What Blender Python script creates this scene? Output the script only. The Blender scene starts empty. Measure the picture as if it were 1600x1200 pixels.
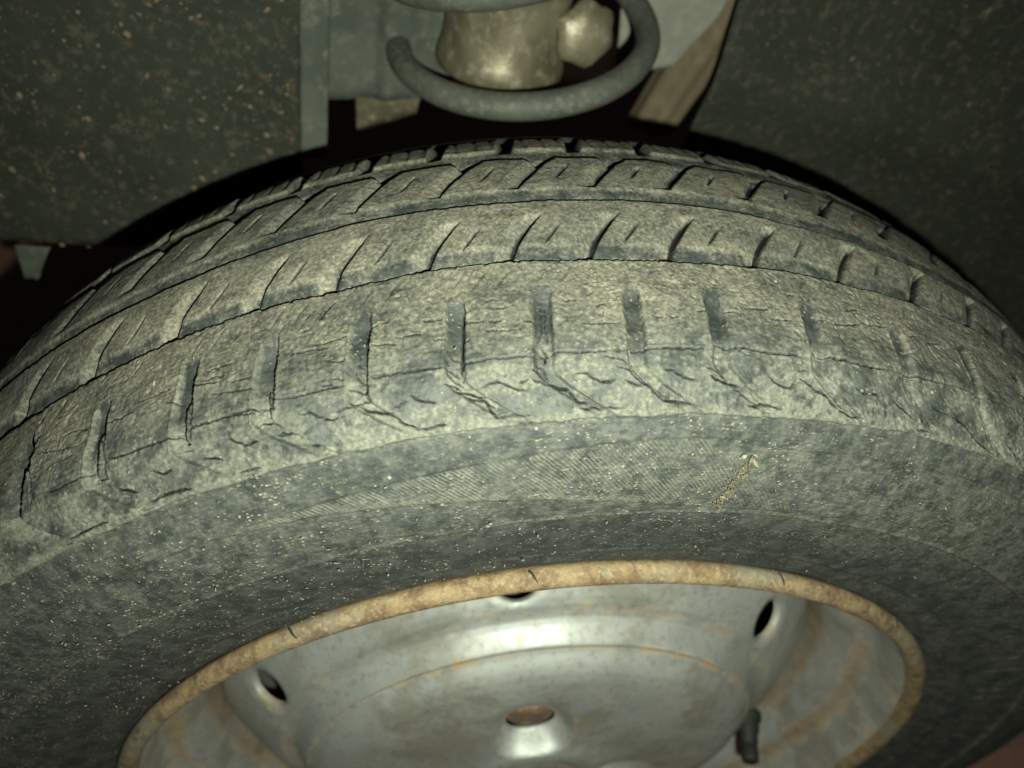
import bpy, bmesh, math, random
import numpy as np
from mathutils import Vector, Matrix
S = bpy.context.scene
C = S.collection
rng = np.random.default_rng(7)
random.seed(7)
D2R = math.pi / 180

# ------------------------------------------------------------------ camera
CAM = Vector((-0.09805, -0.18707, 0.38089))
MC = Matrix(((0.9761926, -0.0531562, -0.2102912), (-0.1149840, 0.6952526, -0.7095086), (0.1839203, 0.7167972, 0.6725884)))
cd = bpy.data.cameras.new("camera"); cam = bpy.data.objects.new("camera", cd); C.objects.link(cam)
cam.matrix_world = Matrix.Translation(CAM) @ MC.to_4x4()
cd.sensor_width = 36; cd.lens = 25.738; cd.clip_start = 0.01; cd.clip_end = 50
cd.dof.use_dof = True; cd.dof.focus_distance = 0.205; cd.dof.aperture_fstop = 9.0
S.camera = cam

# ------------------------------------------------------------------ world + flash lamp
w = bpy.data.worlds.new("World"); S.world = w; w.use_nodes = True
w.node_tree.nodes["Background"].inputs[0].default_value = (0.75, 0.85, 0.8, 1)
w.node_tree.nodes["Background"].inputs[1].default_value = 0.006
ld = bpy.data.lights.new("phone_flash", 'SPOT'); lo = bpy.data.objects.new("phone_flash", ld); C.objects.link(lo)
ld.energy = 6.9; ld.color = (0.95, 1.0, 0.83); ld.shadow_soft_size = 0.0022
ld.spot_size = 150 * D2R; ld.spot_blend = 1.0
lo.matrix_world = Matrix.Translation(CAM + MC @ Vector((0.020, -0.026, 0.002))) @ (MC @ Matrix.Rotation(2 * D2R, 3, 'X')).to_4x4()
S.view_settings.view_transform = 'Standard'; S.view_settings.look = 'None'
S.view_settings.exposure = 0; S.view_settings.gamma = 1
S.render.engine = 'CYCLES'

# ------------------------------------------------------------------ helpers
def link(name, me, mat=None, parent=None):
    o = bpy.data.objects.new(name, me); C.objects.link(o)
    if mat is not None and me is not None and len(me.materials) == 0: me.materials.append(mat)
    if parent is not None: o.parent = parent
    return o
def tag(o, label=None, cat=None, group=None, kind=None):
    if label: o['label'] = label
    if cat: o['category'] = cat
    if group: o['group'] = group
    if kind: o['kind'] = kind
    return o
def empty(name, loc=(0, 0, 0)):
    o = bpy.data.objects.new(name, None); o.location = loc; o.empty_display_size = 0.02
    C.objects.link(o); return o
def grid_mesh(name, P, attrs=None, uv=None, keep=None, wrap=False, flip=False, smooth=True):
    """P: (n,m,3) array -> quad mesh; attrs: dict of (n,m) arrays; keep: (n-1,m-1) bool"""
    n, m = P.shape[:2]
    idx = np.arange(n * m).reshape(n, m)
    if wrap: idx2 = np.vstack([idx, idx[:1]])
    else: idx2 = idx
    a = idx2[:-1, :-1]; b = idx2[1:, :-1]; c = idx2[1:, 1:]; d = idx2[:-1, 1:]
    q = np.stack([a, b, c, d] if not flip else [a, d, c, b], -1)
    q = q[keep] if keep is not None else q.reshape(-1, 4)
    me = bpy.data.meshes.new(name)
    me.vertices.add(n * m); me.vertices.foreach_set("co", P.reshape(-1).astype(np.float32))
    nq = len(q)
    me.loops.add(nq * 4); me.loops.foreach_set("vertex_index", q.reshape(-1).astype(np.int32))
    me.polygons.add(nq)
    me.polygons.foreach_set("loop_start", (np.arange(nq) * 4).astype(np.int32))
    me.polygons.foreach_set("loop_total", np.full(nq, 4, np.int32))
    me.polygons.foreach_set("use_smooth", np.full(nq, smooth))
    for k, v in (attrs or {}).items():
        at = me.attributes.new(k, 'FLOAT', 'POINT'); at.data.foreach_set("value", v.reshape(-1).astype(np.float32))
    if uv is not None:
        l = me.uv_layers.new(name="UVMap"); l.data.foreach_set("uv", uv.reshape(-1, 2)[q.reshape(-1)].reshape(-1).astype(np.float32))
    me.update(calc_edges=True); me.validate()
    return me
def sm(x, a, b):
    t = np.clip((x - a) / (b - a), 0, 1); return t * t * (3 - 2 * t)
_L = np.random.default_rng(11).random((512, 512))
def vnoise(x, y):
    xi = np.floor(x).astype(int); yi = np.floor(y).astype(int); fx = x - xi; fy = y - yi
    fx = fx * fx * (3 - 2 * fx); fy = fy * fy * (3 - 2 * fy)
    g = lambda i, j: _L[i & 511, j & 511]
    return (g(xi, yi) * (1 - fx) + g(xi + 1, yi) * fx) * (1 - fy) + (g(xi, yi + 1) * (1 - fx) + g(xi + 1, yi + 1) * fx) * fy
def fbm(x, y, o=4, s=0):
    r = 0; a = 0.5; t = 0
    for i in range(o):
        r = r + a * vnoise(x * 2 ** i + 37.3 * i + s * 13.1, y * 2 ** i + 91.7 * i + s * 7.7); t += a; a *= 0.5
    return r / t - 0.5
def revolve(name, prof, n=160, attrs=None, mat=None, parent=None, closed=False, a0=0, a1=360):
    """prof: list of (r,y[,rust]) ; surface of revolution about the Y axis"""
    pr = np.array(prof, float)
    full = abs(a1 - a0 - 360) < 1e-6
    t = np.linspace(a0, a1, n, endpoint=not full) * D2R
    P = np.stack([pr[None, :, 0] * np.sin(t)[:, None], np.repeat(pr[None, :, 1], n, 0), pr[None, :, 0] * np.cos(t)[:, None]], -1)
    at = {'rust': np.repeat(pr[None, :, 2], n, 0)} if pr.shape[1] > 2 else None
    me = grid_mesh(name, P, at, wrap=full)
    return link(name, me, mat, parent)
def tube(name, pts, r, seg=16, mat=None, parent=None, taper=None):
    pts = [Vector(p) for p in pts]; n = len(pts)
    rows = []
    up = Vector((0.13, 0.21, 0.97))
    for i, p in enumerate(pts):
        t = (pts[min(i + 1, n - 1)] - pts[max(i - 1, 0)]).normalized()
        u = (up - t * up.dot(t)).normalized(); v = t.cross(u); up = u
        rr = r * (taper[i] if taper is not None else 1)
        rows.append([p + rr * (math.cos(2 * math.pi * k / seg) * u + math.sin(2 * math.pi * k / seg) * v) for k in range(seg)])
    bm = bmesh.new(); V = [[bm.verts.new(q) for q in row] for row in rows]
    for i in range(n - 1):
        for k in range(seg):
            f = bm.faces.new((V[i][k], V[i][(k + 1) % seg], V[i + 1][(k + 1) % seg], V[i + 1][k])); f.smooth = True
    bm.faces.new(V[0][::-1]); bm.faces.new(V[-1])
    me = bpy.data.meshes.new(name); bm.normal_update(); bm.to_mesh(me); bm.free()
    return link(name, me, mat, parent)

# ------------------------------------------------------------------ materials
def newmat(name):
    m = bpy.data.materials.new(name); m.use_nodes = True; nt = m.node_tree
    b = nt.nodes["Principled BSDF"]; return m, nt, b
class NB:
    """tiny node builder"""
    def __init__(s, nt): s.nt = nt
    def n(s, t, **k):
        x = s.nt.nodes.new(t)
        for a, v in k.items(): setattr(x, a, v)
        return x
    def put(s, x, i, v):
        if hasattr(v, 'links') or isinstance(v, bpy.types.NodeSocket): s.nt.links.new(v, x.inputs[i])
        else: x.inputs[i].default_value = v
    def math(s, op, a, b=0.0, clamp=False):
        x = s.n('ShaderNodeMath', operation=op, use_clamp=clamp); s.put(x, 0, a); s.put(x, 1, b); return x.outputs[0]
    def noise(s, vec, scale, detail=4, rough=.55, out=0):
        x = s.n('ShaderNodeTexNoise'); s.put(x, 'Vector', vec); x.inputs['Scale'].default_value = scale
        x.inputs['Detail'].default_value = detail; x.inputs['Roughness'].default_value = rough; return x.outputs[out]
    def ramp(s, v, a, b, lo=0.0, hi=1.0):
        x = s.n('ShaderNodeMapRange', interpolation_type='SMOOTHSTEP'); s.put(x, 0, v); s.put(x, 1, a); s.put(x, 2, b); s.put(x, 3, lo); s.put(x, 4, hi); return x.outputs[0]
    def mix(s, f, a, b):
        x = s.n('ShaderNodeMix', data_type='RGBA'); s.put(x, 0, f)
        for i, v in ((6, a), (7, b)):
            if isinstance(v, tuple): v = (*v[:3], 1)
            s.put(x, i, v)
        return x.outputs[2]
    def attr(s, n): x = s.n('ShaderNodeAttribute', attribute_name=n); return x.outputs['Fac']
    def obj(s): return s.n('ShaderNodeTexCoord').outputs['Object']
    def scale(s, vec, v):
        x = s.n('ShaderNodeMapping'); s.put(x, 0, vec); x.inputs['Scale'].default_value = v; return x.outputs[0]
    def voro(s, vec, scale, feat='F1', out='Distance', rnd=1):
        x = s.n('ShaderNodeTexVoronoi', feature=feat); s.put(x, 'Vector', vec); x.inputs['Scale'].default_value = scale
        x.inputs['Randomness'].default_value = rnd; return x.outputs[out]
    def bump(s, h, strength, dist, nrm=None):
        x = s.n('ShaderNodeBump'); x.inputs['Strength'].default_value = strength; x.inputs['Distance'].default_value = dist
        s.put(x, 'Height', h)
        if nrm is not None: s.put(x, 'Normal', nrm)
        return x.outputs[0]

def make_rubber():
    m, nt, b = newmat("dusty_rubber"); N = NB(nt); P = N.obj()
    dust = N.attr('dust'); brown = N.attr('brown'); uv = N.n('ShaderNodeUVMap').outputs[0]
    big = N.noise(P, 38, 5, .6); mid = N.noise(P, 170, 5, .62); fine = N.noise(P, 900, 3, .7)
    smear = N.noise(N.scale(uv, (60, 420, 1)), 1.0, 5, .6)
    # dust coverage
    mid2 = N.noise(P, 420, 4, .7)
    d = N.math('ADD', N.math('MULTIPLY', N.math('SUBTRACT', big, .5), .75), N.math('MULTIPLY', N.math('SUBTRACT', mid, .5), 1.15))
    d = N.math('ADD', d, N.math('MULTIPLY', N.math('SUBTRACT', mid2, .5), 1.1))
    d = N.math('ADD', d, N.math('MULTIPLY', N.math('SUBTRACT', smear, .5), .55))
    d = N.math('ADD', d, N.math('MULTIPLY', N.math('SUBTRACT', fine, .5), 1.5))
    side = N.attr('side')
    streak = N.noise(N.scale(uv, (260, 1300, 1)), 1.0, 4, .7)
    ds = N.math('ADD', N.math('MULTIPLY', N.math('SUBTRACT', streak, .5), 1.3), N.math('MULTIPLY', N.math('SUBTRACT', mid2, .5), 1.5))
    ds = N.math('ADD', ds, N.math('MULTIPLY', N.math('SUBTRACT', mid, .5), .35))
    d = N.math('ADD', N.math('MULTIPLY', d, N.math('SUBTRACT', 1.0, side)), N.math('MULTIPLY', ds, side))
    cov = N.math('ADD', dust, N.math('MULTIPLY', d, 1.0), clamp=True)
    pat = N.math('MULTIPLY', N.ramp(N.noise(P, 120, 4, .62), .50, .57), N.attr('patch'))
    cov = N.math('MULTIPLY', cov, N.math('SUBTRACT', 1.0, N.math('MULTIPLY', pat, .78)))
    rub = N.mix(N.ramp(mid, .35, .65), (.024, .029, .027), (.050, .056, .052))
    grey = N.mix(N.ramp(fine, .35, .7), (.090, .095, .077), (.160, .162, .128))
    tan = N.mix(N.ramp(fine, .35, .7), (.140, .132, .096), (.240, .228, .172))
    du = N.mix(N.math('MULTIPLY', brown, N.ramp(big, .3, .6, .35, 1.0), clamp=True), grey, tan)
    col = N.mix(cov, rub, du)
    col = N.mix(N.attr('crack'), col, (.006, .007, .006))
    # pale specks of dried mud
    v1 = N.voro(P, 520); s1 = N.ramp(v1, .12, .26, 1.0, 0.0)
    s1 = N.math('MULTIPLY', s1, N.ramp(N.noise(P, 75, 4, .7), .47, .62))
    v2 = N.voro(P, 190); s2 = N.ramp(v2, .07, .13, 1.0, 0.0); s2 = N.math('MULTIPLY', s2, N.ramp(N.noise(P, 33, 3, .6), .54, .62))
    sv = N.voro(N.scale(uv, (420, 900, 1)), 1.0); s3 = N.math('MULTIPLY', N.ramp(sv, .16, .34, 1.0, 0.0), N.ramp(N.noise(N.scale(uv, (55, 160, 1)), 1.0, 4, .7), .48, .64)); s3 = N.math('MULTIPLY', s3, side)
    s4 = N.math('MULTIPLY', N.ramp(N.noise(P, 1500, 2, .6), .60, .72), N.ramp(N.noise(P, 60, 3, .6), .42, .6))
    s4 = N.math('MULTIPLY', s4, N.math('MULTIPLY', brown, .8))
    sp = N.math('MULTIPLY', N.math('MAXIMUM', N.math('MAXIMUM', s3, s4), N.math('MAXIMUM', s1, s2)), N.attr('speck'), clamp=True)
    col = N.mix(N.math('MULTIPLY', sp, .62), col, (.34, .32, .24))
    nt.links.new(col, b.inputs['Base Color']); 
    nt.links.new(N.ramp(cov, 0, .8, .58, .93), b.inputs['Roughness'])
    b.inputs['Specular IOR Level'].default_value = .35
    h = N.math('ADD', N.math('MULTIPLY', fine, .5), N.math('ADD', N.math('MULTIPLY', mid, .9), N.math('MULTIPLY', mid2, .65)))
    h = N.math('ADD', h, N.math('MULTIPLY', sp, .9))
    # fine moulded hatching of the sidewall
    sx = N.n('ShaderNodeSeparateXYZ'); N.put(sx, 0, uv)
    ph = N.math('ADD', N.math('MULTIPLY', sx.outputs[0], 1.0), N.math('MULTIPLY', sx.outputs[1], -0.95))
    ph = N.math('ADD', ph, N.math('MULTIPLY', N.noise(P, 60, 3, .6), .0045))
    wv = N.math('SINE', N.math('MULTIPLY', ph, 2 * math.pi / .00145))
    ht = N.math('MULTIPLY', N.math('MULTIPLY', N.ramp(wv, -.6, .9), N.attr('hatch')), N.ramp(N.math('ADD', N.math('MULTIPLY', N.noise(P, 110, 4, .7), .6), N.math('MULTIPLY', mid2, .4)), .42, .62, .05, 1.0))
    col2 = N.mix(N.math('MULTIPLY', ht, .40), col, (.20, .20, .15))
    nt.links.new(col2, b.inputs['Base Color'])
    # fine circumferential striation
    st = N.noise(N.scale(uv, (90, 1900, 1)), 1.0, 3, .6)
    h = N.math('ADD', h, N.math('MULTIPLY', N.math('MULTIPLY', st, N.attr('stria')), .8))
    n1 = N.bump(h, .85, .0005); n2 = N.bump(ht, .7, .0003, n1)
    nt.links.new(n2, b.inputs['Normal'])
    return m
RUBBER = make_rubber()

def make_steel():
    """silver wheel paint, dusty, with rust bleeding where the 'rust' attribute asks for it"""
    m, nt, b = newmat("silver_wheel_paint"); N = NB(nt); P = N.obj(); r = N.attr('rust')
    big = N.noise(P, 30, 5, .6); mid = N.noise(P, 140, 4, .6); fine = N.noise(P, 700, 3, .65)
    pa = N.mix(N.ramp(big, .35, .65), (.37, .39, .375), (.45, .47, .445))
    pa = N.mix(N.math('MULTIPLY', N.ramp(mid, .52, .75), .45), pa, (.34, .32, .23))
    ru = N.mix(N.ramp(mid, .35, .65), (.13, .080, .038), (.29, .20, .10))
    cov = N.math('ADD', N.math('MULTIPLY', r, 1.35), N.math('MULTIPLY', N.math('SUBTRACT', N.math('ADD', N.math('MULTIPLY', big, .8), N.math('MULTIPLY', mid, .5)), .70), 2.6))
    cov = N.math('MULTIPLY', N.math('MULTIPLY', N.ramp(cov, .08, .95), N.ramp(r, 0, .22)), .78)
    sk = N.math('MULTIPLY', N.ramp(N.voro(P, 260), .05, .11, 1.0, 0.0), N.ramp(N.noise(P, 40, 2, .5), .56, .63))
    col = N.mix(N.math('MULTIPLY', sk, .6), pa, (.24, .19, .11))
    drt = N.math('MULTIPLY', N.ramp(N.noise(P, 26, 5, .7), .46, .64), .5)
    col = N.mix(drt, col, (.20, .175, .11))
    scr = N.math('MULTIPLY', N.ramp(N.noise(P, 330, 5, .75), .52, .64), .42)
    col = N.mix(scr, col, (.16, .15, .11))
    col = N.mix(cov, col, ru)
    nt.links.new(col, b.inputs['Base Color'])
    b.inputs['Metallic'].default_value = .35
    nt.links.new(N.ramp(cov, 0, .6, .42, 0.0), b.inputs['Metallic'])
    nt.links.new(N.math('ADD', N.ramp(cov, 0, .6, .55, .85), N.math('MULTIPLY', N.math('SUBTRACT', mid, .5), .35)), b.inputs['Roughness'])
    h = N.math('ADD', N.math('MULTIPLY', mid, .5), N.math('MULTIPLY', N.math('MULTIPLY', fine, cov), 1.2))
    nt.links.new(N.bump(h, .35, .0005), b.inputs['Normal'])
    return m
STEEL = make_steel()

def make_rust(name, c1, c2, c3, sc=1.0, bs=.8, rough=.85, bd=.0006):
    m, nt, b = newmat(name); N = NB(nt); P = N.obj()
    big = N.noise(P, 45 * sc, 5, .6); mid = N.noise(P, 210 * sc, 5, .65); fine = N.noise(P, 800 * sc, 3, .7)
    col = N.mix(N.ramp(big, .35, .65), c1, c2)
    col = N.mix(N.math('MULTIPLY', N.ramp(mid, .48, .68), .8), col, c3)
    nt.links.new(col, b.inputs['Base Color']); b.inputs['Roughness'].default_value = rough
    nt.links.new(N.bump(N.math('ADD', mid, N.math('MULTIPLY', fine, .4)), bs, bd), b.inputs['Normal'])
    return m
def make_flange():
    m, nt, b = newmat("rusted_flange"); N = NB(nt); P = N.obj()
    big = N.noise(P, 26, 5, .65); mid = N.noise(P, 150, 5, .7); fine = N.noise(P, 620, 4, .7)
    col = N.mix(N.ramp(mid, .38, .62), (.125, .078, .038), (.235, .172, .090))
    col = N.mix(N.math('MULTIPLY', N.ramp(big, .50, .62), .7), col, (.17, .165, .125))
    col = N.mix(N.math('MULTIPLY', N.ramp(fine, .52, .66), .75), col, (.29, .24, .15))
    col = N.mix(N.math('MULTIPLY', N.ramp(N.noise(P, 90, 4, .7), .56, .66), .7), col, (.075, .045, .028))
    nt.links.new(col, b.inputs['Base Color']); b.inputs['Roughness'].default_value = .78
    nt.links.new(N.bump(N.math('ADD', mid, N.math('MULTIPLY', fine, .6)), .6, .0008), b.inputs['Normal']); return m
FLANGE = make_flange()
RUST = make_rust("brown_rust", (.10, .062, .042), (.17, .108, .07), (.24, .17, .115))
BLACK = make_rust("black_rubber", (.008, .009, .008), (.012, .013, .012), (.03, .03, .026), bs=.4, rough=.9)

# ------------------------------------------------------------------ tyre cross-section
CP=np.array([(.189,.060),(.197,.067),(.210,.0725),(.228,.0755),(.246,.0755),(.260,.0715),(.2695,.0640),(.2762,.0510),(.2805,.0380),(.2832,.0222),(.2842,.008),(.2838,-.006),(.2822,-.0175),(.2800,-.0277),(.2779,-.0440),(.2751,-.0582),(.2705,-.0652),(.2634,-.0704),(.2530,-.0742),(.2405,-.0766),(.2278,-.0763),(.2120,-.0738),(.1985,-.0698),(.1902,-.0664),(.1850,-.0630)])
def spline(cp,n=40):
    t=np.r_[0,np.cumsum(np.sqrt(np.linalg.norm(np.diff(cp,axis=0),axis=1)))]
    out=[]
    P=np.vstack([2*cp[0]-cp[1],cp,2*cp[-1]-cp[-2]]);T=np.r_[2*t[0]-t[1],t,2*t[-1]-t[-2]]
    for i in range(1,len(P)-2):
        a,b,c,d=P[i-1:i+3];ta,tb,tc,td=T[i-1:i+3]
        m1=(tc-tb)*((b-a)/(tb-ta)-(c-a)/(tc-ta)+(c-b)/(tc-tb));m2=(tc-tb)*((c-b)/(tc-tb)-(d-b)/(td-tb)+(d-c)/(td-tc))
        for s in np.linspace(0,1,n,endpoint=False):
            out.append((2*s**3-3*s**2+1)*b+(s**3-2*s**2+s)*m1+(-2*s**3+3*s**2)*c+(s**3-s**2)*m2)
    out.append(cp[-1]);return np.array(out)
SP=spline(CP);V=np.r_[0,np.cumsum(np.linalg.norm(np.diff(SP,axis=0),axis=1))]
def vofy(y): # tread only, outboard side: y decreasing
    m=(SP[:,0]>.26);return np.interp(-y,-SP[m][:,1],V[m])
V = V * 1000  # millimetres along the profile, inboard bead to outboard bead
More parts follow.
